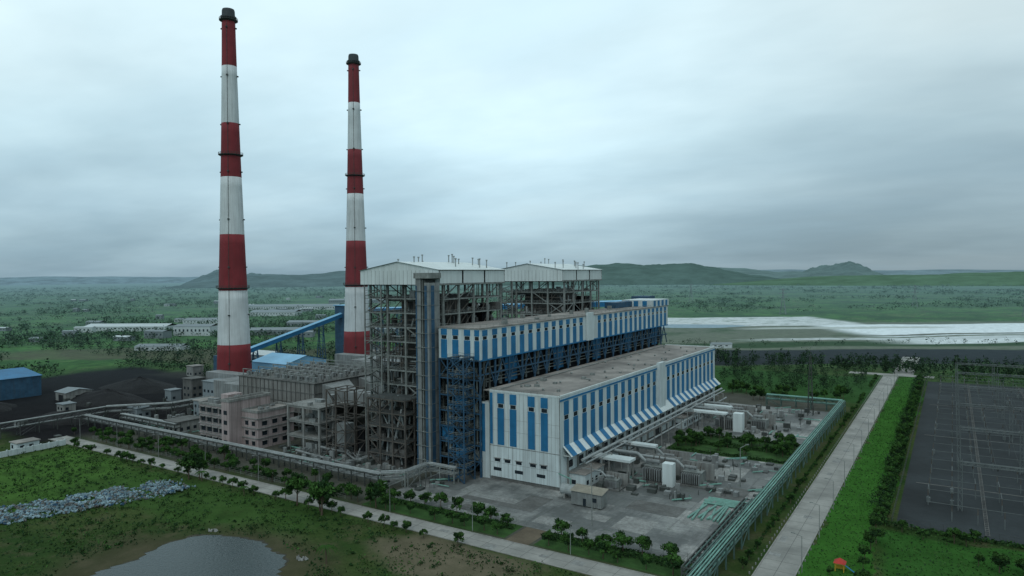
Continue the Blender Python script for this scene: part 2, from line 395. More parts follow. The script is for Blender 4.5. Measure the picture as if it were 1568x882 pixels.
# ------------------------------------------------------------------ turbine hall
def turbine_hall():
    o=O('turbine_hall',(-120,280,0)); W=o('walls',WHITE); B=o('blue_stripes',BLUE); D=o('windows',GLASS); C=o('plinth',CONCD)
    X0,X1,Y0,Y1,ZT=-133,-106,194,365,30.0
    W.box(X0,X1,Y0,Y1,1.2,ZT) ; C.box(X0+.2,X1-.2,Y0+.25,Y1-.2,0,1.2)
    W.box(X0-4,X0-.02,Y0+.3,Y0+30,0,26)
    r=o('roof',ROOF); r.box(X0-2.9,X1-.4,Y0+.4,Y1-.4,ZT,ZT+.12)
    pr=o('parapet',WHITE2); pr.box(X0,X1+.1,Y0-.1,Y0+.4,ZT+.002,ZT+.55); pr.box(X1-.4,X1+.12,Y0+.4,Y1,ZT+.002,ZT+.6); pr.box(X0,X1,Y1-.4,Y1+.05,ZT+.003,ZT+.55)
    for cx in (-128.5,-123.6,-116.5,-111.6):
        B.box(cx-1.3,cx+1.3,Y0-.12,Y0+.01,12.2,24.6); B.box(cx-1.3,cx+1.3,Y0-.12,Y0+.01,26.2,29.6)
        D.box(cx-1.0,cx+1.0,Y0-.1,Y0+.02,24.8,26.0)
    B.box(X0-3.6,X0-2.2,Y0+.2,Y0+.31,9,25.5); B.box(X0+.1,X0+1.2,Y0-.12,Y0+.01,12.2,29.6)
    for cx in (-130,-126,-121.5,-116,-112):
        D.box(cx-1.1,cx+1.1,Y0-.05,Y0+.02,6.4,7.4)
    for cx in (-130,-121.5,-113): D.box(cx-1.6,cx+1.6,Y0-.05,Y0+.02,3.3,4.4)
    T=o('trim',CONC)
    for cx in (-130,-126,-121.5,-116,-112): T.box(cx-1.4,cx+1.4,Y0-.35,Y0+.02,7.5,7.7)
    T.box(X0,X1,Y0-.06,Y0+.02,11.6,11.8)
    J=o('sheet_joints',CONC)
    for k in range(1,18): J.box(X0+k*1.5-.03,X0+k*1.5+.03,Y0-.03,Y0+.02,1.3,29.9)
    for z in (6,17,21): J.box(X0,X1,Y0-.035,Y0+.02,z,z+.06)
    q=Y0+3; per=6.55
    P=o('skirt_white',WHITE2)
    P.poly([(X1+.05,Y0+2,14),(X1+.05,Y1,14),(X1+3.2,Y1,11),(X1+3.2,Y0+2,11)])
    P.poly([(X1+3.2,Y0+2,11),(X1+3.2,Y1,11),(X1+.02,Y1,10.9),(X1+.02,Y0+2,10.9)])
    while q<Y1-2.5:
        if abs(q-283)<4.5: q+=per*.8; continue
        B.box(X1-.01,X1+.16,q,q+3.1,14.0,22.3); B.box(X1-.01,X1+.16,q,q+3.1,24.0,28.4)
        D.box(X1-.01,X1+.10,q+.3,q+2.8,22.5,23.8)
        B.poly([(X1+.17,q,14.1),(X1+.17,q+3.1,14.1),(X1+3.26,q+3.1,11.06),(X1+3.26,q,11.06)])
        q+=per
    W.box(X1,X1+1.6,280,286.5,11,31.5)
    B.box(X1-.01,X1+.2,Y0,Y1,28.7,29.3)
    k=Y0+6
    while k<Y1-6:
        D.box(X1-.02,X1+.06,k,k+U(2,4.5),U(5.5,6.5),8.5)
        if R()<.6: D.box(X1-.02,X1+.06,k,k+U(3,5),1.25,4.4)
        T.box(X1,X1+.5,k-1.3,k-.7,0,11); k+=U(6.5,8)
    T.box(X1,X1+2.2,Y0+6,Y1-10,4.9,5.15)
    v=o('roof_ventilators',STEEL)
    for yy in range(206,360,12):
        for xx in (-128,-119,-111):
            if R()<.7:
                a=xx+U(-2,2); b=yy+U(-3,3); v.tube((a,b,ZT+.1),(a,b,ZT+.7),.35,10); v.tube((a,b,ZT+.7),(a,b,ZT+1.0),.6,10,.2)
    for k in range(18): v.cb(U(-130,-108),U(200,360),ZT+.12,U(.6,2),U(.6,2),U(.3,.9))
    v.path([(-131,198,ZT+.5),(-131,360,ZT+.5)],.18)
    v.rail((X0,Y0,ZT+.5),(X1,Y0,ZT+.5),.9,2.5)
    gp=o('downpipes',STEEL)
    gp.tube((X1+.1,Y0-.15,0),(X1+.1,Y0-.15,ZT),.14,6); gp.tube((X0,Y0-.15,0),(X0,Y0-.15,ZT),.14,6)
    o.done()
turbine_hall()

# ------------------------------------------------------------------ bunker bay
def bunker():
    o=O('coal_bunker_bay',(-145,285,0)); X0,X1,Y0,Y1=-154,-136,193,377
    W=o('cladding_white',WHITE);B=o('cladding_blue',BLUE);D=o('windows',GLASS);F=o('steel_frame',BLUES);I=o('inner_walls',DARKIN); G=o('floors',GRATE)
    W.box(X0,X1,Y0,Y1,40.3,51); Rf=o('roof',ROOF); Rf.box(X0-.3,X1+.3,Y0-.3,Y1+.3,51.002,51.4)
    q=Y0+1.2
    while q<Y1-2:
        if abs(q-276)>4:
            B.box(X1-.01,X1+.15,q,q+3.0,40.4,47.2); B.box(X1-.01,X1+.15,q,q+3.0,48.6,50.6); D.box(X1-.01,X1+.09,q+.4,q+2.6,47.35,48.4)
        q+=6.1
    W.box(X1,X1+1.2,273.5,279,40.3,52.5)
    B.box(X1-.01,X1+.2,Y0,Y1,40.0,40.5)
    for cx in (-151.6,-146.6,-141.5,-137.4): 
        w=1.3 if cx<-138 else 1.0
        B.box(cx-w,cx+w,Y0-.15,Y0+.01,40.4,47); B.box(cx-w,cx+w,Y0-.15,Y0+.01,48.6,50.7); D.box(cx-w*.8,cx+w*.8,Y0-.1,Y0+.01,47.2,48.4)
    W.box(X0+1,X1+.5,352,377.4,51.4,55); 
    for k in range(4): B.box(X1+.49,X1+.62,354+k*6,357+k*6,51.6,54.6)
    for k in range(3): B.box(X0+3+k*5,X0+5.5+k*5,351.85,352,51.6,54.6)
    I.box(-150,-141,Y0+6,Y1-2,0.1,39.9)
    q=Y0+.4; k=0
    while q<Y1-5:
        q2=q+9.15
        F.box(X1-.7,X1-.1,q-.3,q+.3,0,40.3)
        F.beam((X1-.4,q,30.5),(X1-.4,(q+q2)/2,39.8),.4); F.beam((X1-.4,q2,30.5),(X1-.4,(q+q2)/2,39.8),.4)
        F.box(X1-.65,X1-.15,q,q2,35,35.4)
        if k%4==2: B.box(X1-2.6,X1-2.4,q+.4,q2-.4,30.5,39.9)
        q=q2;k+=1
    G.box(-141,X1-.2,Y0,Y1,34.8,35.0)
    P=o('hopper_and_pipes',STEEL)
    for k in range(20):
        yy=Y0+8+k*9; P.tube((-139.3,yy,30),(-139.3,yy,40),U(.25,.8),8)
    for z in (32,33.2,37): P.path([(-138,Y0+3,z),(-138,Y1-3,z)],.22)
    xs=[-154,-148,-142,-136.4]; zs=[0,5.5,11,16.5,22,27.5,33.5,40.2]
    F2=o('end_frame',STEELD); F3=o('end_rails',STEEL)
    frame(F,xs,[Y0+.3],zs,.5,.4,.35); frame(F2,xs,[Y0+2.5,Y0+6],zs,.5,.4,.45)
    for z in zs[1:-1]: G.box(X0,X1-.3,Y0+.6,Y0+6,z-.02,z+.08); F3.rail((X0,Y0+.2,z),(X1,Y0+.2,z))
    for k in range(34): P.cb(U(-152,-139),U(Y0+1.5,Y0+5),random.choice(zs[:-1])+.1,U(.6,2.6),U(.6,2),U(1,3.4))
    for k in range(9): 
        a=U(-153,-138); P.tube((a,Y0+1.5,U(0,15)),(a,Y0+1.5,U(22,40)),U(.15,.45),8)
    for (a,b_,c_,d_) in ((-153.5,-148.6,11.2,16),(-147.6,-142.4,22.2,27),(-147.6,-142.6,5.6,10.6)): B.box(a,b_,Y0+.9,Y0+1.1,c_,d_)
    W.box(X0-.3,X0-.02,Y0+2,Y1,40,46)
    H=o('tripper_gallery',BLUES); H.box(-153,-147,330,351.9,51.5,54.4)
    for k in range(10): o('roof_units',STEEL).cb(U(-152,-138),U(200,345),51.4,U(.8,2),U(.8,2),U(.8,1.8))
    F3.rail((X1,Y0,51.4),(X1,351,51.4),1.1,4); F3.rail((X0,Y0,51.4),(X1,Y0,51.4),1.1,3)
    o.done()
bunker()
def lift_shaft():
    o=O('lift_shaft',(-158.5,193,0)); W=o('grey_cladding',DUCT);B=o('blue_cladding',BLUES);D=o('dark_gap',STEELD)
    W.box(-161.5,-159.2,189.5,195.5,0,68.5); D.box(-159.2,-157.4,189.9,195.4,0,68); W.box(-157.4,-155.3,189.4,195.4,0,67)
    B.box(-161.45,-160.9,189.4,189.52,1,66); B.box(-157.3,-156.2,189.3,189.42,1,66); B.box(-155.32,-155.2,190.5,192.3,1,66)
    c=o('head',STEEL); c.box(-162,-155,189,196,68.52,70.5)
    for z in range(4,68,5): c.box(-161.7,-155.15,189.2,195.7,z,z+.12)
    c.beam((-158.4,189.6,0),(-158.4,189.6,68),.25)
    o.done()
lift_shaft()
def stair_tower(name,x0,x1,y0,y1,H,m1,step=3.2,brace=.6):
    o=O(name,((x0+x1)/2,(y0+y1)/2,0)); F=o('frame',m1);G=o('treads',GRATE);Rl=o('handrails',STEEL)
    n=int(H/ (step*1.5)); zs=[H*i/n for i in range(n+1)]
    frame(F,[x0,x1],[y0,y1],zs,.35,.28,brace); stairs(F,G,x0,x1,y0,y1,0,H,step); 
    for z in zs[1:]: Rl.rail((x0,y0-.05,z),(x1,y0-.05,z)); Rl.rail((x1+.05,y0,z),(x1+.05,y1,z))
    o.done()
stair_tower('stair_tower',-143.5,-137,184.5,190.5,42,BLUES)

# ------------------------------------------------------------------ boilers
def boiler(y0):
    o=O('boiler_house',(-175,y0+19,0)); x0,x1,y1=-193,-157,y0+38
    F=o('steel_frame',STEEL);Fb=o('secondary_steel',STEELB);G=o('platforms',GRATE);C=o('furnace_casing',CASING);Dk=o('dark_core',DARKIN);P=o('pipes',PIPEG);W=o('roof_cladding',WHITE2);Du=o('ducts',DUCT);Rl=o('handrails',STEEL)
    xs=[x0+9*i for i in range(5)]; ys=[y0+9.5*i for i in range(5)]; zs=[0]+[6+5.5*i for i in range(12)]
    frame(F,xs,ys,zs,.75,.5,.28)
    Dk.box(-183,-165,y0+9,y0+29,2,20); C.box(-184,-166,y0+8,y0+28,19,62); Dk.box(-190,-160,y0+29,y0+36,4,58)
    for z in range(20,62,3): C.box(-184.5,-165.5,y0+7.5,y0+28.5,z,z+.45)
    C.frustum((-176,-174,y0+10,y0+26,9),(-184,-166,y0+8,y0+28,19))
    for z in zs[1:]:
        if R()<.9: G.box(x0+.2,x1-.2,y0+.2,y0+U(2.5,5),z,z+.12)
        if R()<.9: G.box(x1-U(3,7),x1-.2,y0+5.3,y1,z+.01,z+.13)
        G.box(x0+.2,x0+U(3,6),y0+5.3,y1,z+.02,z+.12)
        if R()<.8: Rl.rail((x0,y0-.1,z),(x1,y0-.1,z),1.1,3)
        if R()<.8: Rl.rail((x1+.1,y0,z),(x1+.1,y1,z),1.1,3)
        if R()<.7: Fb.box(x0+.3,x1-.3,y0+.6,y0+.9,z+2.6,z+2.85)
    for k in range(80):
        z=random.choice(zs[:-1]); x=U(x0+1,x1-1); Fb.box(x-.12,x+.12,y0+.5,y0+.8,z,z+5.4)
        yy=U(y0+1,y1-1); Fb.box(x1-.8,x1-.5,yy-.12,yy+.12,z,z+5.4)
    for k in range(30):
        z=random.choice(zs[1:-1]); x=U(x0+1,x1-9)
        Fb.beam((x,y0+.7,z),(x+U(4,8),y0+.7,z+5.4),.25); yy=U(y0,y1-8); Fb.beam((x1-.6,yy,z),(x1-.6,yy+U(4,8),z+5.4),.25)
    for k in range(170):
        z=random.choice(zs[1:-1])+.15
        if R()<.5: x,yy=U(x0+1,x1-2),U(y0+1,y0+6)
        else: x,yy=U(x1-6,x1-1),U(y0+2,y1-2)
        if R()<.5: (Du if R()<.35 else C).cb(x,yy,z,U(.6,3.5),U(.6,3),U(.8,3.8))
        else: P.tube((x,yy,z),(x+U(-4,4)*(R()<.4),yy,z+U(1,4)),U(.15,.6),8)
    for k in range(22):
        x=U(x0+1,x1-1); yy=U(y0+1.5,y0+7); a=U(2,35); P.tube((x,yy,a),(x,yy,a+U(8,28)),U(.12,.4),8)
        yy=U(y0+1,y1-1); a=U(5,40); P.tube((x1-U(1,5),yy,a),(x1-U(1,5),yy,a+U(5,20)),U(.12,.4),8)
    for k in range(18):
        z=U(8,62); a=U(x0+1,x1-12); P.path([(a,y0+1.4,z),(a+U(5,11),y0+1.4,z)],U(.15,.4)); a=U(y0,y1-12); P.path([(x1-1.2,a,z),(x1-1.2,a+U(5,11),z)],U(.15,.4))
    P.tube((-190,y0+6,60.5),(-160,y0+6,60.5),1.1,14)
    for k in range(5):
        xx=-181+3*k; P.path([(xx,y0+4,14),(xx,y0+4,28+2*k),(xx+1.5,y0+8,33+2*k)],.4)
    stairs(F,G,x0,x0+8.5,y0-3.2,y0-.3,0,64,3.1,.22)
    for zz in zs[1:]: F.box(x0-.1,x0+8.8,y0-3.4,y0-3.2,zz-.25,zz); Rl.rail((x0,y0-3.3,zz),(x0+8.6,y0-3.3,zz))
    for xx in (x0,x0+8.6): F.box(xx-.2,xx+.2,y0-3.5,y0-3.1,0,66)
    a,b_,c_,d_=x0-1.6,x1+1.2,y0-3.8,y1+1.5; zb,ze,zr=66.2,71.6,74.8; xm=(a+b_)/2
    W.poly([(a,c_,zb),(b_,c_,zb),(b_,c_,ze),(xm,c_,zr),(a,c_,ze)]); W.poly([(a,d_,zb),(a,d_,ze),(xm,d_,zr),(b_,d_,ze),(b_,d_,zb)])
    W.poly([(a,c_,zb),(a,c_,ze),(a,d_,ze),(a,d_,zb)]); 
    n=3; L=(d_-c_)/n
    for i in range(n): W.box(b_-.1,b_,c_+i*L+.5,c_+(i+1)*L-.5,zb+.4,ze-.3)
    F.box(b_-.3,b_+.15,c_,d_,zb-.2,zb+.3); F.box(b_-.3,b_+.15,c_,d_,ze-.3,ze+.02)
    W.poly([(a-.6,c_-.6,ze),(xm,c_-.6,zr+.05),(xm,d_+.6,zr+.05),(a-.6,d_+.6,ze)]); W.poly([(b_+.6,c_-.6,ze),(b_+.6,d_+.6,ze),(xm,d_+.6,zr+.05),(xm,c_-.6,zr+.05)])
    Dk.box(a+1,b_-1,c_+1,d_-1,zb-.3,zb)
    Jn=o('roof_sheet_joints',DUCT)
    for k in range(1,19): xx=a+k*2; Jn.box(xx-.05,xx+.05,c_-.04,c_-.005,zb,ze-.1)
    for k in range(16):
        xx=U(a+6,b_-1); yy=U(c_+1,d_-1); z=ze+(zr-ze)*(1-abs(xx-xm)/(xm-a)); h=U(1.2,3.4)
        P.tube((xx,yy,z-.3),(xx,yy,z+h),.22,8); P.tube((xx,yy,z+h),(xx,yy,z+h+.5),.4,8)
    o.done()
boiler(199.5); boiler(293)
def link():
    o=O('boiler_link_structure',(-175,265,0)); F=o('frame',STEELB);P=o('pipes',PIPEG);G=o('floors',GRATE)
    xs=[-190,-181,-172,-163];ys=[240,252,266,280,291]; zs=[0,8,16,24,32,40,48]
    frame(F,xs,ys,zs,.5,.4,.3)
    for z in zs[1:]: G.box(-190,-163,240,291,z,z+.1)
    for k in range(60): P.cb(U(-189,-165),U(240,290),random.choice(zs[:-1])+.2,U(1,5),U(1,5),U(1,6))
    o.done()
link()
def mill():
    o=O('pipe_rack_tower',(-170,196,0)); F=o('frame',STEELB);P=o('vessels',CASING);G=o('floors',GRATE);K=o('pipes',PIPEG)
    xs=[-182,-176,-170,-164]; ys=[186,191,196]; zs=[0,5,10,15,20,25]
    frame(F,xs,ys,zs,.5,.4,.5)
    for z in zs[1:]: G.box(-182,-164,186,196,z,z+.1); F.rail((-182,185.8,z),(-164,185.8,z)); F.rail((-163.8,186,z),(-163.8,196,z))
    for k in range(26): P.cb(U(-181,-165),U(187,194),random.choice(zs[:-1])+.1,U(1,3.5),U(1,3),U(1,4))
    for k in range(10): K.tube((U(-181,-165),U(187,194),U(0,5)),(U(-181,-165),U(187,194),U(15,26)),U(.15,.4),10)
    o.done()
mill()

# ------------------------------------------------------------------ precipitators
def esp(y0):
    o=O('electrostatic_precipitator',(-258,y0+22,0)); C=o('casing',ESPM);H=o('hoppers',CONCD);F=o('legs',STEEL);E=o('roof_equipment',DUCT);T=o('stiffeners',CONCD);Rr=o('handrails',STEEL)
    x0,x1,y1=-283,-232,y0+46
    C.box(x0,x1,y0,y1,10,23)
    for k in range(0,52,3): T.box(x0+k-.1,x0+k+.1,y0-.3,y0-.01,10,23)
    k=y0
    while k<=y1: T.box(x1,x1+.25,k-.12,k+.12,10,23); k+=5.1
    for z in (14,18.5): T.box(x0,x1,y0-.25,y0-.02,z,z+.25); T.box(x1+.01,x1+.22,y0,y1,z,z+.25)
    nx,ny=5,4; dx=(x1-x0)/nx; dy=46/ny
    for i in range(nx):
        for j in range(ny):
            a=x0+i*dx;b=y0+j*dy; H.frustum((a+dx*.4,a+dx*.6,b+dy*.4,b+dy*.6,3.6),(a+.3,a+dx-.3,b+.3,b+dy-.3,9.98))
    frame(F,[x0+i*dx for i in range(nx+1)],[y0+j*dy for j in range(ny+1)],[0,4,9.98],.5,.35,.3,False)
    G=o('roof_deck',CONCD); G.box(x0-.5,x1+.5,y0-.5,y1+.5,23.002,23.3)
    for i in range(10):
        for j in range(6):
            a=x0+3+i*5; b=y0+3+j*7.6
            if R()<.85: E.cb(a,b,23.3,1.8,1.5,1.9); E.tube((a+1.6,b,23.3),(a+1.6,b,25.4),.3,8); T.cb(a+U(-2,2),b+2.6,23.3,.8,.8,1.1)
            if R()<.4: F.path([(a,b,25.8),(a+4,b,25.8)],.12,6)
    Rr.rail((x0,y0-.4,23.3),(x1,y0-.4,23.3)); Rr.rail((x1+.4,y0,23.3),(x1+.4,y1,23.3))
    for j in range(6): F.box(x0+1,x1-1,y0+1+j*8.5,y0+1.3+j*8.5,26.2,26.5)
    for j in range(6):
        for i in range(6): F.box(x0+1+i*9.7,x0+1.3+i*9.7,y0+1+j*8.5,y0+1.3+j*8.5,23.3,26.2)
    D=o('inlet_duct',DUCT)
    for b in (y0+4,y0+26):
        D.poly([(x1+.3,b,11),(x1+.3,b+16,11),(x1+9,b+12,14),(x1+9,b+4,14)]); D.poly([(x1+.3,b,22.5),(x1+9,b+4,19.5),(x1+9,b+12,19.5),(x1+.3,b+16,22.5)])
        D.poly([(x1+.3,b,11),(x1+9,b+4,14),(x1+9,b+4,19.5),(x1+.3,b,22.5)]); D.poly([(x1+.3,b+16,11),(x1+.3,b+16,22.5),(x1+9,b+12,19.5),(x1+9,b+12,14)])
        D.box(x1+9,-205,b+4,b+12,14,19.5); D.box(-205,-199,b+4,b+12,14,34); D.box(-199,-191,b+4,b+12,28,34)
        for q in range(4): T.box(x1+11+q*5,x1+11.3+q*5,b+3.8,b+12.2,13.8,19.7)
        D.box(x0-22,x0-.3,b+2,b+12,9,17); 
        F.box(-206,-205.4,b+3.4,b+4,0,14); F.box(-222,-221.4,b+3.4,b+4,0,14)
    o.done()
esp(205); esp(300)
def fan_house():
    o=O('flue_gas_duct',(-320,300,0)); D=o('duct',DUCT);F=o('supports',CONC)
    for y0 in (215,310):
        D.box(-318,-306,y0,y0+44,8,17); D.box(-350,-318,y0+17,y0+25,9,17)
        for k in range(6): F.box(-317,-315.5,y0+k*8,y0+1+k*8,0,8); F.box(-308,-306.5,y0+k*8,y0+1+k*8,0,8)
        for k in range(3): D.tube((-300,y0+8+k*12,3.5),(-294,y0+8+k*12,3.5),3.2,16)
    o.done()
fan_house()
def fdfan():
    o=O('concrete_platform_frame',(-212,196,0)); F=o('frame',CONC);D=o('equipment',DUCT); Dk=o('interior',DARKIN); B=o('lattice',STEELB)
    xs=[-226,-217,-208];ys=[186,193,200]; zs=[0,6,12,18]
    frame(F,xs,ys,zs,.8,.7,0,False)
    for z in zs[1:]: F.box(-226.6,-207.4,185.4,200.6,z,z+.3)
    for k in range(16): D.cb(U(-225,-209),U(187,199),random.choice(zs)+.3,U(1,4),U(1,4),U(1,3.6))
    F.rail((-226,185.6,18.3),(-208,185.6,18.3)); F.rail((-207.6,186,18.3),(-207.6,200,18.3))
    Dk.box(-203,-196,198,215,0,9); D.box(-203.5,-198.5,190,195,4,12)
    frame(B,[-204,-199,-194],[186,191,197],[0,5,10,15,20,26],.4,.3,.5)
    for k in range(30): D.cb(U(-215,-184),U(176,196),0,U(1,3.4),U(1,3),U(.8,3)) if R()<.6 else D.tube((U(-215,-184),U(176,196),0),(U(-215,-184),U(176,196),U(1,4)),U(.2,.5),8)
    o.done()
fdfan()

# ------------------------------------------------------------------ control building (pink)
def control():
    o=O('control_building',(-250,185,0)); W=o('walls',PINK);T=o('slab_bands',CONC);D=o('windows',GLASS);Rf=o('roof',ROOF)
    x0,x1,y0,y1=-269,-236,175,193; H=16
    W.box(x0,-251,y0,y1,0,H); W.box(-250.99,-246,y0-2,y1,0,H+3); W.box(-245.99,x1,y0+4,y1+4,0,H-1.5)
    for z in (4,8,12):
        T.box(x0-.3,-251.01,y0-.35,y0-.001,z,z+.35); T.box(-245.9,x1+.3,y0+3.6,y0+3.999,z,z+.3); T.box(x1+.001,x1+.35,y0+3.6,y1+4,z,z+.3)
    for fl in range(4):
        z=1.2+fl*4.0
        for k in range(4): 
            if z+2>H: continue
            a=x0+1.5+k*4.2; D.box(a,a+2.8,y0-.06,y0+.02,z,z+1.9); T.box(a-.2,a+3,y0-.9,y0-.05,z+2.05,z+2.25); T.box(a-.1,a+2.9,y0-.35,y0-.05,z-.25,z-.05); T.box(a-.25,a-.05,y0-.6,y0-.04,z,z+2.04)
        for k in range(2):
            if z+2>H-2: continue
            a=-244+k*4.2; D.box(a,a+2,y0+3.94,y0+4.02,z,z+1.7); T.box(a-.2,a+2.2,y0+3.4,y0+3.95,z+1.85,z+2)
        for k in range(3):
            if z+2>H-2: continue
            a=y0+6+k*5; D.box(x1-.02,x1+.06,a,a+2.4,z,z+1.7); T.box(x1+.05,x1+.6,a-.2,a+2.6,z+1.85,z+2)
        D.box(-249.6,-247.4,y0-2.06,y0-1.98,z+.5,z+2.2)
    for (a,b,c,d,z) in ((x0,-251,y0,y1,H),(-250.99,-246,y0-2,y1,H+3),(-245.99,x1,y0+4,y1+4,H-1.5)):
        Rf.box(a+.3,b-.3,c+.3,d-.3,z+.001,z+.15); 
        T.box(a-.25,b+.25,c-.25,c+.25,z+.002,z+1); T.box(a-.25,b+.25,d-.25,d+.25,z+.002,z+1); T.box(a-.24,a+.24,c+.25,d-.25,z+.003,z+.99); T.box(b-.24,b+.24,c+.25,d-.25,z+.003,z+.99)
    E=o('roof_tanks',DUCT)
    for k in range(9): E.cb(U(x0+2,-253),U(y0+2,y1-2),H+.15,U(1,3),U(1,3),U(1,2.2))
    E.tube((-262,188,H),(-262,188,H+2.4),1.4,14); W.box(-267,-262,184,191,H,H+3)
    for k in range(5): E.cb(U(-244,-238),U(181,195),H-1.5,U(1,2),U(1,2),U(.8,1.6))
    o.done()
control()
def small_building(name,x0,x1,y0,y1,h,wm,rm,win=True,over=.4):
    o=O(name,((x0+x1)/2,(y0+y1)/2,0)); W=o('walls',wm);W.box(x0,x1,y0,y1,0,h); Rf=o('roof',rm); Rf.box(x0-over,x1+over,y0-over,y1+over,h+.001,h+.35)
    D=o('windows',GLASS)
    if win:
        nfl=max(1,int(h//3.6))
        for fl in range(nfl):
            z=1.1+fl*3.6; k=x0+1
            while k<x1-2: D.box(k,k+1.5,y0-.05,y0+.02,z,z+1.4); k+=3.3
            k=y0+1
            while k<y1-2: D.box(x1-.02,x1+.05,k,k+1.5,z,z+1.4); k+=3.3
    o.done()
small_building('pump_house',-300,-290,178,190,5,CONC,CONCD)
small_building('pump_house',-300,-288,196,204,7,CONC,ROOF)
small_building('store_building',-320,-309,205,215,8,SHEDG,ROOF)
small_building('switchgear_room',-105.9,-100,200,214,4.6,WHITE,ROOF)
small_building('switchgear_room',-105.9,-101,300,330,4.6,WHITE,ROOF)
def gable_shed(name,x0,x1,y0,y1,h,rise,wm,rm,along='y'):
    o=O(name,((x0+x1)/2,(y0+y1)/2,0)); W=o('walls',wm);Rf=o('roof',rm);D=o('doors',DARKIN); W.box(x0,x1,y0,y1,0,h)
    if along=='y':
        xm=(x0+x1)/2
        for yy in (y0,y1): W.poly([(x0,yy,h),(x1,yy,h),(xm,yy,h+rise)])
        Rf.poly([(x0-.6,y0-.6,h-.1),(xm,y0-.6,h+rise+.1),(xm,y1+.6,h+rise+.1),(x0-.6,y1+.6,h-.1)]);Rf.poly([(x1+.6,y0-.6,h-.1),(x1+.6,y1+.6,h-.1),(xm,y1+.6,h+rise+.1),(xm,y0-.6,h+rise+.1)])
    else:
        ym=(y0+y1)/2
        for xx in (x0,x1): W.poly([(xx,y0,h),(xx,y1,h),(xx,ym,h+rise)])
        Rf.poly([(x0-.6,y0-.6,h-.1),(x1+.6,y0-.6,h-.1),(x1+.6,ym,h+rise+.1),(x0-.6,ym,h+rise+.1)]);Rf.poly([(x0-.6,y1+.6,h-.1),(x0-.6,ym,h+rise+.1),(x1+.6,ym,h+rise+.1),(x1+.6,y1+.6,h-.1)])
    D.box((x0+x1)/2-2.5,(x0+x1)/2+2.5,y0-.08,y0-.01,0,min(5,h*.7)); D.box(x1+.01,x1+.08,(y0+y1)/2-2,(y0+y1)/2+2,0,min(4.5,h*.6))
    o.done()
gable_shed('storage_shed',-374,-342,280,312,16,3.8,BLUELT,BLUELT,'x')
gable_shed('blue_warehouse',-505,-458,140,196,12,3,BLUES,BLUE,'y')
gable_shed('workshop',-432,-420,192,206,5,1.5,CONC,SHEDG,'x')
gable_shed('workshop',-440,-420,420,450,8,2,SHEDG,SHEDG,'x'); gable_shed('workshop',-480,-450,350,372,8,2,SHEDG,SHEDW,'x'); gable_shed('workshop',-400,-375,440,470,9,2,SHEDG,SHEDW,'y')
for (x,y_,a,b,h) in ((-352,226,8,8,14),(-342,190,8,7,5),(-430,300,12,10,12),(-450,290,8,8,7),(-372,226,6,6,6),(-455,330,14,8,6),(-425,360,10,8,8),(-385,400,12,10,10)):
    small_building('coal_handling_building',x-a/2,x+a/2,y_-b/2,y_+b/2,h,random.choice([SHEDG,CONC,CONCD]),random.choice([SHEDG,CONCD,ROOF]))
def conveyor():
    o=O('coal_conveyor',(-403,300,0)); B=o('gallery',BLUE);F=o('trestles',BLUES);T=o('transfer_tower',BLUES);Rf=o('gallery_roof',BLUELT)
    def gal(p,q,w=2.2,h=3.0):
        p=Vector(p);q=Vector(q); d=(q-p).normalized(); s=d.cross(Vector((0,0,1))).normalized()*w; u=Vector((0,0,h))
        B.poly([p-s,q-s,q-s+u,p-s+u]);B.poly([p+s,p+s+u,q+s+u,q+s]);B.poly([p-s,p+s,q+s,q-s]);Rf.poly([p-s*1.1+u,q-s*1.1+u,q-s*.0+u*1.25,p-s*.0+u*1.25]);Rf.poly([p+s*1.1+u,p+u*1.25,q+u*1.25,q+s*1.1+u])
        n=max(2,int((q-p).length/18))
        for i in range(1,n):
            c=p.lerp(q,i/n); 
            for e in (-1,1):
                F.beam((c.x+s.x*e*1.5-d.x*2,c.y+s.y*e*1.5-d.y*2,0),(c.x+s.x*e,c.y+s.y*e,c.z),.5); F.beam((c.x+s.x*e*1.5+d.x*2,c.y+s.y*e*1.5+d.y*2,0),(c.x+s.x*e,c.y+s.y*e,c.z),.5)
            k=5
            while k<c.z-2: F.beam(c+s*1.4+Vector((0,0,k-c.z)),c-s*1.4+Vector((0,0,k-c.z)),.35); F.beam(c+s*1.4+Vector((0,0,k-c.z)),c-s*1.3+Vector((0,0,min(k+5,c.z)-c.z)),.25); k+=5
    gal((-403,285,14.5),(-403,383,37)); gal((-403,388,40),(-160,388,50))
    T.box(-408,-398,276,285,0,18)
    T.box(-409,-397,383,395,0,46); Rf.box(-410,-396,382,396,46.01,46.6)
    T.box(-160,-150,382,394,40,56)
    o.done()
conveyor()
def heap(name,x,y,rx,ry,h,m):
    me=M(m); n=36; rings=8
    for k in range(rings+1):
        t=k/rings
        for i in range(n):
            a=2*math.pi*i/n; rr=(1-t)*(1+.18*noise.noise(Vector((math.cos(a)*2+x,math.sin(a)*2,t*2))))
            me.v.append((x+rx*rr*math.cos(a),y+ry*rr*math.sin(a),h*(t**.8)*(1+.1*noise.noise(Vector((a*3,t*5,x))))))
    for k in range(rings):
        for i in range(n): j=(i+1)%n; me.f.append((k*n+i,k*n+j,(k+1)*n+j,(k+1)*n+i))
    single(name,me)
for (x,y_,rx,ry,h) in ((-400,205,38,16,7),(-370,170,22,12,4),(-430,240,30,18,7),(-345,215,14,10,4),(-440,160,20,14,4),(-390,260,20,10,5)): heap('coal_heap',x,y_,rx,ry,h,COAL)

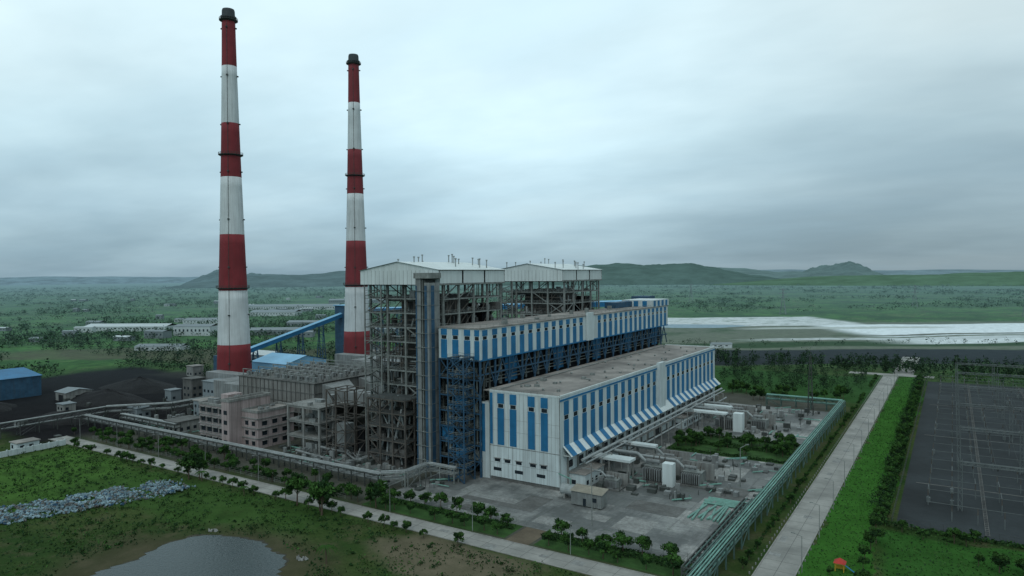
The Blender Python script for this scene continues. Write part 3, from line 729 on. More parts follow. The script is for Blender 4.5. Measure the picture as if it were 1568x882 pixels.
# ------------------------------------------------------------------ pipe racks
def rack(name,pts,h,w,steel,pipem,npipes=4,step=6,truss=True):
    o=O(name,(pts[0][0],pts[0][1],0)); F=o('frame',steel);P=o('pipes',pipem)
    for (a,b) in zip(pts,pts[1:]):
        a=Vector((*a,0));b=Vector((*b,0));L=(b-a).length;d=(b-a)/L;s=Vector((-d.y,d.x,0));n=max(1,int(L/step))
        for i in range(n+1):
            c=a.lerp(b,i/n)
            for e in (-1,1):
                q=c+s*(w/2*e); F.beam(q,q+Vector((0,0,h)),.32)
            for z in (h-.2,h*.62):
                F.beam(c+s*(w/2)+Vector((0,0,z)),c-s*(w/2)+Vector((0,0,z)),.28)
            if i<n:
                c2=a.lerp(b,(i+1)/n)
                for e in (-1,1):
                    p1=c+s*(w/2*e);p2=c2+s*(w/2*e)
                    for z in (h-.1,h*.62-.1): F.beam(p1+Vector((0,0,z)),p2+Vector((0,0,z)),.24)
                    if truss: F.beam(p1+Vector((0,0,h*.62)),p2+Vector((0,0,h)),.18)
                    if truss and i%4==0: F.beam(p1,p2+Vector((0,0,h*.6)),.18)
        for k in range(npipes):
            off=-w/2+w*(k+.7)/(npipes+.4); r=U(.10,.30)
            P.tube(a+s*off+Vector((0,0,h+r-.02)),b+s*off+Vector((0,0,h+r-.02)),r,8)
            P.tube(a+s*off+Vector((0,0,h*.62+r)),b+s*off+Vector((0,0,h*.62+r)),r*.8,8)
    o.done()
rack('pipe_rack',[(-46,120),(-46,376),(-82,376)],5.6,2.6,TEALD,TEAL,3,7)
rack('pipe_rack',[(-49.5,150),(-49.5,205)],4.0,3.2,STEELD,TEALD,2,4)
rack('pipe_rack',[(-348,167),(-158,167)],4.6,2.6,STEELD,PIPEG,3)
rack('pipe_rack',[(-158,167),(-152,172),(-152,184),(-140,184)],5.0,2.4,STEEL,PIPEG,3,5)
rack('pipe_rack',[(-350,110),(-350,178),(-330,200),(-330,240)],6.5,3.4,STEELD,PIPEG,3,7)
rack('pipe_rack',[(-335,178),(-290,178)],4.5,3,STEELD,PIPEG,3,6)
def transformer(x,y,s=1,rz=0):
    o=O('power_transformer',(x,y,0)); T=o('tank',STEEL);Rd=o('radiators',DUCT);C=o('conservator',DUCT);Bu=o('bushings',STEELB);F=o('firewall',CONC)
    T.box(x-3*s,x+3*s,y-2*s,y+2*s,.5,4.2*s); T.box(x-3.2*s,x+3.2*s,y-2.2*s,y+2.2*s,4.2*s+.001,4.2*s+.2)
    for k in range(9):
        Rd.box(x-3*s+k*.7*s,x-2.75*s+k*.7*s,y+2.1*s,y+3.9*s,.8,4.0*s); Rd.box(x-3*s+k*.7*s,x-2.75*s+k*.7*s,y-3.9*s,y-2.1*s,.8,4.0*s)
    C.tube((x-2.8*s,y-1*s,5.6*s),(x+1.2*s,y-1*s,5.6*s),.6*s,12)
    for k in range(3): Bu.tube((x-1.6*s+k*1.7*s,y+.8*s,4.3*s),(x-1.6*s+k*1.7*s+.3,y+1.2*s,6.8*s),.28*s,8,.1*s)
    F.box(x-5.4*s,x+5.4*s,y+4.6*s,y+5*s,0,6*s)
    D=o('bus_duct',PIPEG); D.path([(x-3*s,y,4.6*s),(x-6*s,y,7*s),(-105.8,y,7*s)],.45*s,10)
    Bd=o('oil_pit',CONCD); Bd.box(x-5*s,x+5*s,y-4.5*s,y+4.5*s,.05,.5)
    o.done()
for (x,y_,s) in ((-84,222,1.15),(-72,224,1),(-84,237,.9),(-84,312,1.15),(-72,318,1),(-84,332,1),(-93,206,.7)): transformer(x,y_,s)
def side_duct():
    o=O('bus_duct_canopy',(-98,230,0)); W=o('canopy',WHITE2);F=o('legs',CONC);P=o('pipes',PIPEG)
    for (y0,y1,xx) in ((213,218,-90),(236,239,-90),(306,310,-84),(322,325,-86)):
        W.box(-105.7,xx,y0,y1,6.8,7.6)
        for k in (y0+.4,y1-.8): F.box(xx-1,xx-.5,k,k+.5,0,6.8); F.box((xx-106)/2,(xx-106)/2+.5,k,k+.5,0,6.8)
    W.box(-80,-76.5,216,219,0,7.5); W.box(-81,-77,306,310,0,8)
    P.path([(-101,200,9.4),(-101,360,9.4)],.5,10); P.path([(-99.6,200,8.6),(-99.6,360,8.6)],.3,8); P.path([(-98.6,230,5),(-98.6,360,5)],.35,8)
    k=201
    while k<360: F.box(-101.4,-98.2,k,k+.3,8,8.3); F.box(-98.5,-98.2,k,k+.3,0,8); k+=8
    o.done()
side_duct()
def clutter(name,x0,x1,y0,y1,n,h=2.2):
    o=O(name,((x0+x1)/2,(y0+y1)/2,0)); A=o('cabinets',DUCT);B=o('pipes',TEAL);C=o('skids',STEELD);D=o('white_boxes',CONC)
    for k in range(n):
        x,yy=U(x0,x1),U(y0,y1); t=R()
        if t<.25: A.cb(x,yy,.05,U(.6,2.2),U(.6,2.2),U(.5,h))
        elif t<.55: C.cb(x,yy,.05,U(.8,3),U(.8,3),U(.3,h*.7))
        elif t<.6: D.cb(x,yy,.05,U(.6,1.8),U(.6,1.8),U(.6,h))
        elif t<.8: C.tube((x,yy,.05),(x,yy,U(1.5,h*1.6)),.1,6)
        else:
            L=U(2,7); B.tube((x,yy,.6),(x+L*(R()<.5),yy+L*(R()<.5)+.1,.6),U(.12,.3),8)
    o.done()
clutter('yard_equipment',-98,-68,200,262,130,3)
clutter('yard_equipment',-98,-55,300,368,140,3)
clutter('yard_equipment',-68,-50,206,262,50,1.6)
clutter('yard_equipment',-230,-160,172,190,110,3)
clutter('yard_equipment',-330,-275,180,215,110,4)
clutter('scrap_pile',-150,-142,172,182,14,1.5)
clutter('coal_yard_equipment',-440,-330,140,250,30,4)
gp=M(TEAL)
for k in range(9):
    x=-63+k*1.15+U(-.3,.3); gp.tube((x,190+U(0,3),.4),(x+U(-1.5,1.5),190+U(9,16),.4),.32,10)
for k in range(5): gp.tube((-64+U(-1,1),206+k*1.3,.4),(-51,206.5+k*1.3,.4),.3,10)
single('stacked_pipes',gp)
o=O('container_cabin',(-93,187,0)); a=o('body',DUCT); a.box(-97,-87,184.5,188.5,.4,4.4); t=o('roof',TAN); t.poly([(-97.4,184.1,4.45),(-86.6,184.1,4.45),(-86.6,188.9,5.3),(-97.4,188.9,5.3)]); rb_=o('ribs',STEEL)
for k in range(17): rb_.box(-96.9+k*.61,-96.75+k*.61,184.42,184.5,.4,4.4)
for k in range(7): rb_.box(-87,-86.92,184.7+k*.6,184.85+k*.6,.4,4.4)
d=o('door',GLASS); d.box(-93,-92,184.36,184.41,.5,2.6); d.box(-90,-88.6,184.36,184.41,2,3.2); o.done()
o=O('storage_tank',(-101,190,0)); a=o('shell',PIPEG); a.tube((-103,190,2.6),(-97.5,190,2.6),1.7,18); a.tube((-97.5,190,2.6),(-96.8,190,2.6),1.7,18,.8); s=o('saddles',CONC); s.box(-102,-101.4,188.6,191.4,0,1.6); s.box(-99,-98.4,188.6,191.4,0,1.6); p=o('pipes',TEAL); p.path([(-100,190,4.2),(-100,190,6),(-105.9,193,6)],.2); o.done()

# ------------------------------------------------------------------ lamps, masts, pylons
def lamp_mesh():
    m=M(STEEL); m.tube((0,0,0),(0,0,8.5),.11,6,.07); m.tube((0,0,8.5),(1.8,0,9),.06,6); m.box(1.5,2.4,-.15,.15,8.92,9.08); return mesh_of('street_lamp',[m],(0,0,0))
LM=lamp_mesh()
for k in range(14): inst('street_lamp',LM,(-29.3,170+k*25,0),math.pi)
for k in range(9): inst('street_lamp',LM,(-320+k*30,151.6,0),-math.pi/2)
for (x,y_) in ((-84,172),(-58,228)): inst('street_lamp',LM,(x,y_,0),1,1.5)
def mast(name,x,y,h,w=1.2):
    m=M(STEELD); n=int(h/2.5)
    for i in range(n):
        z0=h*i/n;z1=h*(i+1)/n;a=w*(1-i/n*.75);b=w*(1-(i+1)/n*.75)
        c=[(-1,-1),(1,-1),(1,1),(-1,1)]
        for k in range(4):
            p,q=c[k],c[(k+1)%4]
            m.beam((x+p[0]*a,y+p[1]*a,z0),(x+p[0]*b,y+p[1]*b,z1),.2); m.beam((x+p[0]*a,y+p[1]*a,z0),(x+q[0]*b,y+q[1]*b,z1),.12); m.beam((x+p[0]*b,y+p[1]*b,z1),(x+q[0]*b,y+q[1]*b,z1),.12)
    m.tube((x,y,h),(x,y,h+3),.1,6); single(name,m,(x,y,0)); 
mast('lightning_mast',-58,359,29)
mast('lightning_mast',-128,420,24)
def pylon(x,y,h=42):
    m=M(SHEDG); n=9
    wf=lambda z:max(.7,4.5*(1-z/h*1.15))
    for i in range(n):
        z0=h*i/n;z1=h*(i+1)/n
        a,b=wf(z0),wf(z1);c=[(-1,-1),(1,-1),(1,1),(-1,1)]
        for k in range(4):
            p,q=c[k],c[(k+1)%4]; m.beam((x+p[0]*a,y+p[1]*a,z0),(x+p[0]*b,y+p[1]*b,z1),.4); m.beam((x+p[0]*a,y+p[1]*a,z0),(x+q[0]*b,y+q[1]*b,z1),.28)
    for z,L in ((h*.66,8),(h*.8,7),(h*.94,5.5)):
        m.beam((x-L*.84,y-L*.54,z),(x+L*.84,y+L*.54,z),.45); m.beam((x-L*.84,y-L*.54,z),(x,y,z+2.2),.3); m.beam((x+L*.84,y+L*.54,z),(x,y,z+2.2),.3)
    single('transmission_pylon',m,(x,y,0))
for (x,y_) in ((-232,1180),(-60,1500),(260,1120),(330,1500),(-520,1600),(90,1250)): pylon(x,y_)

# ------------------------------------------------------------------ switchyard
GRV=mat('dark_gravel',(.030,.037,.040),.95,.45,.035,bump=.05,fine=.6)
sw=M(GRV); sw.box(-13,150,216,505,-.1,.05); single('switchyard_gravel',sw)
GALV=mat('galvanised_steel',(.12,.14,.14),.6,.3,.3)
def switchyard():
    o=O('switchyard_equipment',(50,350,0)); F=o('posts',GALV);B=o('bus_bars',GALV);T=o('trenches',CONCD);I=o('insulators',STEELB);C=o('breakers',GALV)
    for y0 in range(226,500,13):
        for x0 in range(-6,150,6):
            if R()<.8:
                F.tube((x0,y0,0),(x0,y0,3.0),.14,5); I.tube((x0,y0,3.0),(x0,y0,4.8),.2,6,.1)
                if R()<.3: C.cb(x0,y0+3,.05,1,.8,1.5)
                if R()<.3: C.beam((x0,y0,4.8),(x0,y0+6,4.8),.14)
        B.tube((-6,y0,4.8),(148,y0,4.8),.08,5)
    for x0 in (8,33,60,92,125):
        T.box(x0-.5,x0-.35,218,503,.05,.2); T.box(x0+.35,x0+.5,218,503,.05,.2)
        k=219
        while k<503: T.box(x0-.35,x0+.35,k,k+.35,.05,.18); k+=1.6
    for yy in (262,340,418): T.box(-10,148,yy,yy+.5,.05,.14)
    G=o('gantries',GALV)
    def lat(a,b,w):
        a=Vector(a);b=Vector(b);d=(b-a);L=d.length;d.normalize();u=Vector((0,1,0));s=d.cross(u).normalized()
        cs=[u*w+s*w,u*w-s*w,-u*w-s*w,-u*w+s*w]; n=max(2,int(L/2))
        for c in cs: G.beam(a+c,b+c,.18)
        for i in range(n):
            p=a.lerp(b,i/n);q=a.lerp(b,(i+1)/n)
            for k in range(4): G.beam(p+cs[k],q+cs[(k+1)%4],.11)
    for y0 in (238,290,342,394,446,490):
        for x0 in (2,20,38,56,74,92,110,128): lat((x0,y0,0),(x0,y0,15),.5); G.beam((x0,y0,15),(x0,y0,18),.15)
        for x0 in (2,20,38,56,74,92,110): lat((x0,y0,14),(x0+18,y0,14),.42)
        for x0 in range(5,128,6): I.tube((x0,y0,13.5),(x0,y0+1.4,12.5),.14,5)
    W=o('conductors',STEELD)
    for x0 in range(5,128,6):
        for y0 in (238,290,342,394):
            pr=None
            for j in range(9):
                t=j/8; p=Vector((x0,y0+1.4+(52-1.4)*t,12.5-6*t*(1-t)*.8))
                if pr: W.tube(pr,p,.035,3,cap=False)
                pr=p
    o.done()
switchyard()
fn=M(STEELD)
for (p,q) in (((-14,215),(150,215)),((-14,215),(-14,506)),((-14,506),(150,506))):
    p=Vector((*p,0));q=Vector((*q,0)); n=int((q-p).length/3)
    for i in range(n+1): c=p.lerp(q,i/n); fn.tube(c,c+Vector((0,0,2.2)),.05,4)
    for z in (.4,1.2,2.1): fn.tube(p+Vector((0,0,z)),q+Vector((0,0,z)),.03,4)
single('switchyard_fence',fn)
w=M(WHITE); w.box(-313,-312.6,112,142,0,2.2); w.box(-330,-313.01,111.6,112,0,2.2)
for k in range(11): w.box(-313.15,-312.45,112+k*3,112.4+k*3,0,2.5)
single('boundary_wall',w)
small_building('guard_house',-322,-316,126,134,3.4,WHITE,ROOF)
f=M(STEEL)
for (a,b) in (((-152,163),(-51,163)),((-312,153),(-160,153))):
    n=int(abs(b[0]-a[0])/3)
    for i in range(n+1): x=a[0]+(b[0]-a[0])*i/n; f.tube((x,a[1],0),(x,a[1],1.8),.05,4)
    for z in (.5,1.1,1.75): f.tube((a[0],a[1],z),(b[0],b[1],z),.03,4)
single('perimeter_fence',f)
k_=M(CONC)
for yy in range(160,520,3): k_.box(-39.6,-39.35,yy,yy+.3,0,.55); 
for yy in range(165,520,4): k_.box(-29.9,-29.65,yy,yy+.3,0,.5)
single('kerb_marker_posts',k_)
o=O('garden_hut',(-22,176,0)); a=o('posts',YEL)
for (dx,dy) in ((-.9,-.9),(.9,-.9),(.9,.9),(-.9,.9)): a.beam((-22+dx,176+dy,0),(-22+dx,176+dy,2.0),.16)
a.box(-22.9,-21.1,176.7,176.9,.1,1.0); r_=o('roof',REDS); c=(-22,176,3.0)
q=[(-23.3,174.7,1.95),(-20.7,174.7,1.95),(-20.7,177.3,1.95),(-23.3,177.3,1.95)]
for i in range(4): r_.poly([q[i],q[(i+1)%4],c])
s_=o('slide',BLUE); s_.poly([(-21.1,175.6,1.6),(-21.1,176.3,1.6),(-18.9,176.3,.2),(-18.9,175.6,.2)]); o.done()

# ------------------------------------------------------------------ vegetation
def tree_mesh(seed,h,r,n_cl=16,leaves=55,ls=.42,light=.4):
    random.seed(seed); T=M(BARK);A=M(LEAFD);B=M(LEAFL)
    T.tube((0,0,0),(U(-.1,.1),U(-.1,.1),h*.5),.16*h/5,7,.09*h/5)
    top=Vector((0,0,h*.45))
    for k in range(n_cl):
        th=U(0,6.283); ph=math.acos(U(-.5,1)); rr=U(.45,1)
        c=Vector((r*rr*math.sin(ph)*math.cos(th),r*rr*math.sin(ph)*math.sin(th),h*.66+h*.32*rr*math.cos(ph)))
        if k<6: T.tube(top*U(.7,1.05),c,.06*h/5,5,.02)
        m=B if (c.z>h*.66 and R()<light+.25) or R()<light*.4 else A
        cr=r*U(.28,.5)
        for j in range(leaves):
            d=Vector((random.gauss(0,1),random.gauss(0,1),random.gauss(0,.8))); d=d.normalized()*cr*(R()**.4)
            m.leaf(c+d,ls*U(.6,1.1))
    return mesh_of('tree',[T,A,B],(0,0,0))
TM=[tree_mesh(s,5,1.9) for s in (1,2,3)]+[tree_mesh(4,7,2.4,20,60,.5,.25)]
def palm_mesh():
    random.seed(9);T=M(BARK);A=M(LEAFL); T.tube((0,0,0),(.2,0,4.2),.2,8,.14)
    for k in range(15):
        th=k*.42+U(-.1,.1); L=U(2.2,3); pr=None
        for j in range(7):
            t=j/6; p=Vector((.2+math.cos(th)*L*t,math.sin(th)*L*t,4.2+1.2*t-2.3*t*t))
            if pr is not None:
                s=Vector((-math.sin(th),math.cos(th),0))*(.3*(1-t*.8)); A.poly([pr,pr+s-Vector((0,0,.25)),p+s*.8-Vector((0,0,.25)),p]); A.poly([pr,p,p-s*.8-Vector((0,0,.25)),pr-s-Vector((0,0,.25))])
            pr=p
    return mesh_of('palm_tree',[T,A],(0,0,0))
PM=palm_mesh(); random.seed(11)
for (x,y_,s) in ((-128,116,1),(-216,141,.8),(-190,138.5,.7)): inst('palm_tree',PM,(x,y_,0),U(0,6),s)
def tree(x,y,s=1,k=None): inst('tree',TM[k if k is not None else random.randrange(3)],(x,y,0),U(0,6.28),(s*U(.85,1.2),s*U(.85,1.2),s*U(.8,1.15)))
x=-305
while x<-45:
    if R()<.9 and not(-100<x<-91): tree(x+U(-1,1),153.2+U(-.6,.6),U(.55,1.0))
    if R()<.7 and x<-105: tree(x+U(-1,1),141.5+U(-.8,.8),U(.5,.95))
    x+=U(4,6.5)
x=-150
while x<-56:
    if not(-101<x<-90): tree(x,159.5+U(-.8,.8),U(.8,1.15))
    x+=U(5,7)
x=-300
while x<-160: tree(x,159+U(-3,3),U(.5,1.0)); x+=U(3.5,8)
for (x,y_,s) in ((-222,140,1.3),(-155,139,1.4),(-158,141,1.1),(-219,142,1.0),(-146,152,1.1),(-168,141,1.2)): tree(x,y_,s,3)
yy=165
while yy<505:
    if R()<.8: tree(-41.3+U(-.4,.4),yy,U(.3,.65))
    if R()<.95: tree(-17+U(-1,1),yy+U(-2,2),U(.6,1.0))
    yy+=U(4.5,8)
for k in range(34): tree(U(-12,100),U(190,211),U(.35,.9))
for k in range(16): tree(U(-14,100),U(206,212),U(.5,.9))
for k in range(44): tree(U(-96,-50),U(268,292),U(.5,1.15))
for k in range(30): tree(U(-132,-50),U(385,420),U(.7,1.4))
for k in range(16): tree(U(-330,-270),U(154,163),U(.5,1.0))
for k in range(8): tree(U(-30,-14),U(140,175),U(.3,.6))
def hedge(name,pts,w,h,dens=16,ls=.4):
    A=M(LEAFD);B=M(LEAFL)
    for a,b in zip(pts,pts[1:]):
        a=Vector((*a,0));b=Vector((*b,0));L=(b-a).length;d=(b-a)/L;s=Vector((-d.y,d.x,0))
        for k in range(int(L*dens*w)):
            t=U(0,L); hh=h*(.75+.5*noise.noise(Vector((a.x+t*.35,a.y,w)))); ww=w*(.85+.4*noise.noise(Vector((t*.4,a.y,3))))
            c=a+d*t+s*U(-ww/2,ww/2)+Vector((0,0,hh*(R()**.5))); (B if R()<.35 else A).leaf(c,ls)
    single(name,[A,B])
hedge('hedge',[(-90,157.5),(-54,157.5)],1.8,1.5); hedge('hedge',[(-90,160.5),(-54,160.5)],1.0,1.0)
hedge('hedge',[(-150,158.5),(-101,158.5)],1.8,1.6); hedge('hedge',[(-305,156),(-160,156)],1.6,1.3,12)
hedge('hedge',[(-95,264),(-50,264)],2,1.3); hedge('hedge',[(-95,278),(-50,278)],3,1.6); hedge('hedge',[(-95,292),(-50,292)],2,1.3)
hedge('hedge',[(-16,214),(-16,500)],2.2,1.9,9,.5); hedge('hedge',[(-16,213.4),(110,213.4)],2,1.5,9,.5)
hedge('hedge',[(-42,170),(-42,370)],.9,.8,14,.35)
GR=mat('lawn',(.032,.080,.020),.95,.4,.3,bump=.1)
l=M(GR); l.box(-96,-50,262.5,294,-.1,.07); l.box(-152,-100,152,161.9,-.1,.03); l.box(-91,-51,152,161.9,-.1,.03); single('lawn',l)
A=M(LEAFD);B=M(LEAFL)
cnt=0
while cnt<30000:
    x=U(-330,-40); y_=U(60,142.5); cnt+=1
    if ((x+150)/31)**2+((y_-90)/28)**2<1: continue
    n_=noise.noise(Vector((x*.06,y_*.06,0)))+.5*noise.noise(Vector((x*.25,y_*.25,5)))
    if n_<-.05 and R()<.85: continue
    (B if n_>.25 and R()<.7 else A).leaf((x,y_,U(.05,.3)),U(.2,.55))
for k in range(520):
    x=U(-320,-60); y_=U(85,141)
    if (x+150)**2/32**2+(y_-90)**2/29**2<1: continue
    r=U(.4,1.4)
    for j in range(26): (B if R()<.35 else A).leaf((x+random.gauss(0,r*.5),y_+random.gauss(0,r*.5),U(0,r)),.35)
single('weeds',[A,B])
A=M(LEAFL);B=M(LEAFD)
for k in range(9000): (A if R()<.6 else B).leaf((U(-29.4,-18),U(150,520),U(.02,.12)),U(.15,.4))
for k in range(9000): (A if R()<.55 else B).leaf((U(-17,90),U(150,212),U(.02,.2)),U(.15,.5))
single('verge_grass',[A,B])
def mass(name,spots,mats,q=26,ls=.22):
    Ms=[M(m) for m in mats]
    for (x,y,h,r) in spots:
        for c in range(4):
            cx=x+U(-.55,.55)*r; cy=y+U(-.55,.55)*r; cz=h*U(.45,.85); m=random.choice(Ms)
            for j in range(q//4):
                m.leaf((cx+random.gauss(0,r*.35),cy+random.gauss(0,r*.35),max(.1,cz+random.gauss(0,h*.2))),ls*h*U(.6,1.1))
        m.leaf((x,y,h*.2),h*.2)
    single(name,Ms)
LD2=mat('belt_foliage_dark',(.012,.034,.013),.9,.5,.03); LL2=mat('belt_foliage_light',(.026,.064,.019),.9,.4,.03)
sp=[]
for k in range(700):
    x=U(-190,330); y_=525+U(0,26)+ (x+100)*.10+ (30 if R()<.3 else 0); sp.append((x,y_,U(4.5,9),U(1.6,3)))
for k in range(260): sp.append((U(-135,-45),U(420,520),U(2,5.5),U(1.5,3)))
for k in range(150): sp.append((U(-20,200),U(507,520),U(2.5,5),U(1.5,3)))
for k in range(200): sp.append((U(-20,-16.5),U(216,520),U(1.5,3.2),U(1,1.8)))
mass('tree_belt',sp,[LD2,LD2,LL2],44,.14)
sp=[]
for k in range(4600):
    d=U(430,1000); a=math.radians(U(32.5-2,32.5+40)); x,y_=-math.sin(a)*d,math.cos(a)*d
    if x>-330 and y_<420: continue
    if -520<x<-325 and y_<290: continue
    if noise.noise(Vector((x*.012,y_*.012,2)))<-.12: continue
    sp.append((x,y_,U(2.5,7),U(2,5)))
for k in range(160):
    t=U(-1,1); sp.append((-20+400*t,765+t*235+U(-22,22),U(2,5),U(1.8,4)))
for k in range(60):
    t=U(-1,1); sp.append((-20+400*t,612+t*205+U(-8,8),U(2,5),U(1.8,4)))
mass('scrub_trees',sp,[LD2,LD2,LL2],22,.2)
sp=[]
k=0
while k<22000:
    d=850+4600*R()**1.25; a=math.radians(32.5+U(-42,42)); x,y_=-math.sin(a)*d,math.cos(a)*d; k+=1
    nz=noise.noise(Vector((x*.0035,y_*.0035,7)))+.6*noise.noise(Vector((x*.014,y_*.014,1)))
    right=(a<math.radians(32.5))
    if nz<(.06 if right else -.08): continue
    if right and 700<d*math.cos(a-V)<1150: continue
    sp.append((x,y_,U(4,8),U(5,13)))
mass('distant_trees',sp,[FARLEAF,FARLEAF2,FARLEAF2],16,.27)

# ------------------------------------------------------------------ distant buildings
def far_shed(x,y,w,dp,h,rot,wm,name='industrial_shed',rm=None):
    o=O(name,(0,0,0)); W=o('walls',wm); Rf=o('roof',rm or SHEDW); D=o('windows',GLASS)
    W.box(-w/2,w/2,-dp/2,dp/2,0,h); r=min(3,dp*.1)
    Rf.poly([(-w/2-.5,-dp/2-.5,h-.05),(w/2+.5,-dp/2-.5,h-.05),(w/2+.5,0,h+r),(-w/2-.5,0,h+r)]);Rf.poly([(-w/2-.5,dp/2+.5,h-.05),(-w/2-.5,0,h+r),(w/2+.5,0,h+r),(w/2+.5,dp/2+.5,h-.05)])
    k=-w/2+2
    while k<w/2-3: D.box(k,k+2,-dp/2-.08,-dp/2-.01,h*.45,h*.7); k+=5
    e=o.done(); e.location=(x,y,0); e.rotation_euler=(0,0,rot)
for (x,y_,w,dp,h,r) in ((-906,495,110,30,6,.5),(-765,448,26,14,8,.3),(-760,493,46,22,11,.45),(-638,378,45,18,4,.5),(-674,547,75,24,6,.55),(-1145,961,190,50,8,.55),(-930,620,60,26,6,.5),(-1000,800,80,34,7,.5),(-560,620,50,20,6,.5),(-640,800,60,30,8,.6),(-1250,1250,140,40,8,.6),(-740,640,44,22,7,.5),(-180,640,18,9,4,.5)):
    far_shed(x,y_,w,dp,h,r,SHEDW if R()<.5 else SHEDG,rm=SHEDW if R()<.6 else SHEDG)
for k in range(38):
    d=U(750,2400); a=math.radians(32.5+U(8,37)); x,y_=-math.sin(a)*d,math.cos(a)*d
    far_shed(x,y_,U(8,26),U(8,14),U(3.5,7),U(.2,.8),random.choice([SHEDW,SHEDG,SHEDG]),'village_building',random.choice([SHEDW,SHEDG,SHEDG]))
small_building('coal_yard_office',-395,-388,176,182,4,CONC,SHEDG)
small_building('crusher_house',-338,-328,222,234,14,SHEDG,SHEDG)
# ------------------------------------------------------------------ hills
def hill(name,az,d,width,h,c,seed,depth=900,flat=1.0):  # slope colour c already has bluish distance haze painted into it
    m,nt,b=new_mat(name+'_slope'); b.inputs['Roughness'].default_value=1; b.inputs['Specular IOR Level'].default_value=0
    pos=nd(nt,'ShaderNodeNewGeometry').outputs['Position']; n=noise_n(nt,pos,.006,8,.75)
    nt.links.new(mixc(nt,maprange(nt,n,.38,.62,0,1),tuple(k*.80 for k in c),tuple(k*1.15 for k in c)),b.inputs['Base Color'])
    a=math.radians(32.5-az); cx,cy=-math.sin(a)*d,math.cos(a)*d; ux,uy=math.cos(a),math.sin(a); vx,vy=-math.sin(a),math.cos(a)
    me=M(m); N,K=90,14
    for j in range(K+1):
        for i in range(N+1):
            s=-1+2*i/N; t=-1+2*j/K
            e=max(0,1-abs(s)**(2*flat))*max(0,1-t*t)
            z=h*e*(.78+.28*noise.noise(Vector((s*2.2+seed,t,seed)))+.1*noise.noise(Vector((s*9+seed,t*3,2)))+.03*noise.noise(Vector((s*40,t*9,seed))))-3
            me.v.append((cx+ux*s*width/2+vx*t*depth,cy+uy*s*width/2+vy*t*depth,z))
    for j in range(K):
        for i in range(N): q=j*(N+1)+i; me.f.append((q,q+1,q+N+2,q+N+1))
    single(name,me,smooth=True)
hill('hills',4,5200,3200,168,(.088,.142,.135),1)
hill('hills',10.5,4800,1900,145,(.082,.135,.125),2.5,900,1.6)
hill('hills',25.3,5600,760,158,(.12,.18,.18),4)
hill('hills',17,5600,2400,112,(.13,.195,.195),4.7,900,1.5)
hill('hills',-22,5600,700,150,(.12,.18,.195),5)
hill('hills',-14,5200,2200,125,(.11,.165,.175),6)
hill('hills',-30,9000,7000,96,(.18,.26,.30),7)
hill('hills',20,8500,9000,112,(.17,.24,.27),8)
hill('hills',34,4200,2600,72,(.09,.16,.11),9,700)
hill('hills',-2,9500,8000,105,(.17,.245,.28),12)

# ------------------------------------------------------------------ world: overcast
w=bpy.data.worlds.new('World'); scene.world=w; w.use_nodes=True; nt=w.node_tree; nt.nodes.clear(); L=nt.links
out=nd(nt,'ShaderNodeOutputWorld'); bg1=nd(nt,'ShaderNodeBackground'); bg2=nd(nt,'ShaderNodeBackground'); mx=nd(nt,'ShaderNodeMixShader')
sky=nd(nt,'ShaderNodeTexSky',sky_type='NISHITA'); sky.sun_disc=False; sky.sun_elevation=math.radians(50); sky.sun_rotation=math.radians(20); L.new(sky.outputs[0],bg1.inputs[0]); bg1.inputs[1].default_value=.08
tc=nd(nt,'ShaderNodeTexCoord').outputs['Generated']; sx=nd(nt,'ShaderNodeSeparateXYZ'); L.new(tc,sx.inputs[0]); z=mth(nt,'MAXIMUM',sx.outputs[2],0)
rp=nd(nt,'ShaderNodeValToRGB'); L.new(z,rp.inputs[0]); el=rp.color_ramp.elements
el[0].position=0; el[0].color=(.275,.40,.475,1); el[1].position=1; el[1].color=(.70,.85,.90,1)
for p_,c_ in ((.03,(.335,.48,.56)),(.09,(.455,.63,.72)),(.18,(.59,.79,.87)),(.28,(.74,.93,.99)),(.40,(.82,1.0,1.04))):
    e=el.new(p_); e.color=(*c_,1)
cv=nd(nt,'ShaderNodeCombineXYZ'); zd=mth(nt,'ADD',z,.16)
L.new(mth(nt,'DIVIDE',sx.outputs[0],zd),cv.inputs[0]); L.new(mth(nt,'DIVIDE',sx.outputs[1],zd),cv.inputs[1])
cvec=mapping(nt,cv.outputs[0],loc=(1.3,.4,0),rot=(0,0,-V),sc=(.8,1.0,1))
n1=noise_n(nt,cvec,.75,5,.48); n2=noise_n(nt,mapping(nt,cv.outputs[0],loc=(4,2,0),rot=(0,0,-V),sc=(.6,1.1,1)),2.0,6,.55)
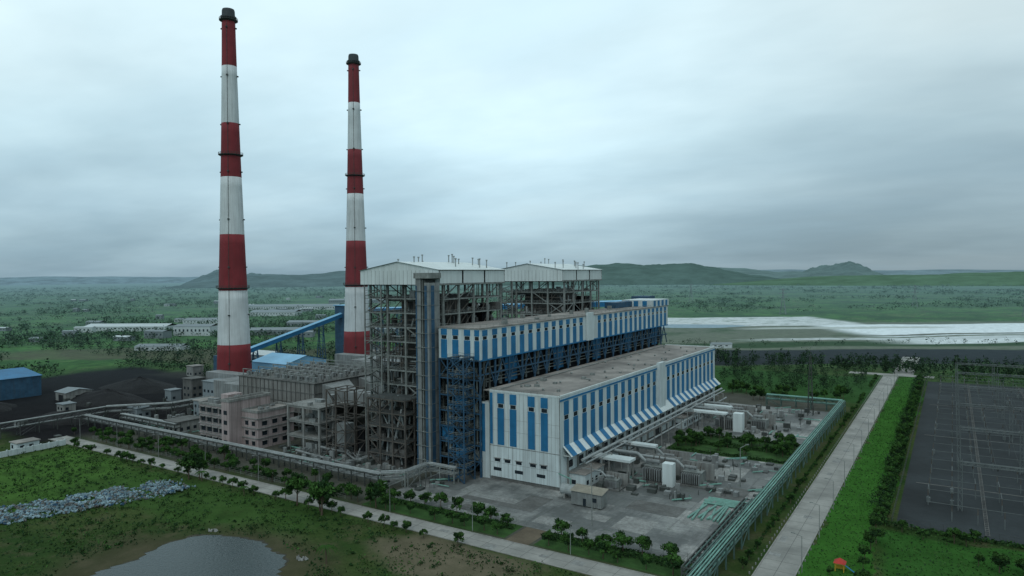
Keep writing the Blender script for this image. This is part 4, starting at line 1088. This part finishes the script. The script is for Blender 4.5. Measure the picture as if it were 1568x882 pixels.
f1=maprange(nt,n1,.33,.67,.87,1.13,True); f2=maprange(nt,n2,.3,.7,.96,1.04,True)
dr=mth(nt,'ADD',mth(nt,'MULTIPLY',sx.outputs[0],.843),mth(nt,'MULTIPLY',sx.outputs[1],.537)); f3=maprange(nt,dr,-.05,.6,1.0,.74,True)
sd_=Vector((-math.sin(V)*math.cos(.42),math.cos(V)*math.cos(.42),math.sin(.42)))
dt=nd(nt,'ShaderNodeVectorMath',operation='DOT_PRODUCT'); L.new(tc,dt.inputs[0]); dt.inputs[1].default_value=sd_
f4=maprange(nt,dt.outputs['Value'],.84,1,.0,.16,True)
ff=mth(nt,'MULTIPLY',mth(nt,'MULTIPLY',f1,f2),mth(nt,'ADD',f3,f4))
vm=nd(nt,'ShaderNodeVectorMath',operation='SCALE'); L.new(rp.outputs[0],vm.inputs[0]); L.new(ff,vm.inputs['Scale'])
tint=mixc(nt,maprange(nt,n1,.33,.67,0,1),(.93,.99,1.03),(1.03,1.005,.985))
L.new(mixc(nt,1.0,vm.outputs[0],tint,'MULTIPLY'),bg2.inputs[0]); bg2.inputs[1].default_value=1.0
mx.inputs[0].default_value=.93; L.new(bg1.outputs[0],mx.inputs[1]); L.new(bg2.outputs[0],mx.inputs[2]); L.new(mx.outputs[0],out.inputs[0])
sd=bpy.data.lights.new('sun','SUN'); sd.energy=.6; sd.angle=math.radians(22); sd.color=(1,.98,.95)
so=bpy.data.objects.new('sun',sd); so.rotation_euler=(math.radians(40),0,math.radians(20)); COL.objects.link(so)

# ------------------------------------------------------------------ camera
cd=bpy.data.cameras.new('camera'); cd.lens=24.34; cd.sensor_width=36; cd.clip_end=60000; cd.clip_start=1
co=bpy.data.objects.new('camera',cd)
co.matrix_world=Matrix.Translation((0,0,70))@Matrix.Rotation(V,4,'Z')@Matrix.Rotation(math.radians(90-1.2),4,'X')@Matrix.Rotation(math.radians(-.5),4,'Z')
COL.objects.link(co); scene.camera=co
scene.view_settings.view_transform='Standard'; scene.view_settings.look='None'; scene.view_settings.exposure=0
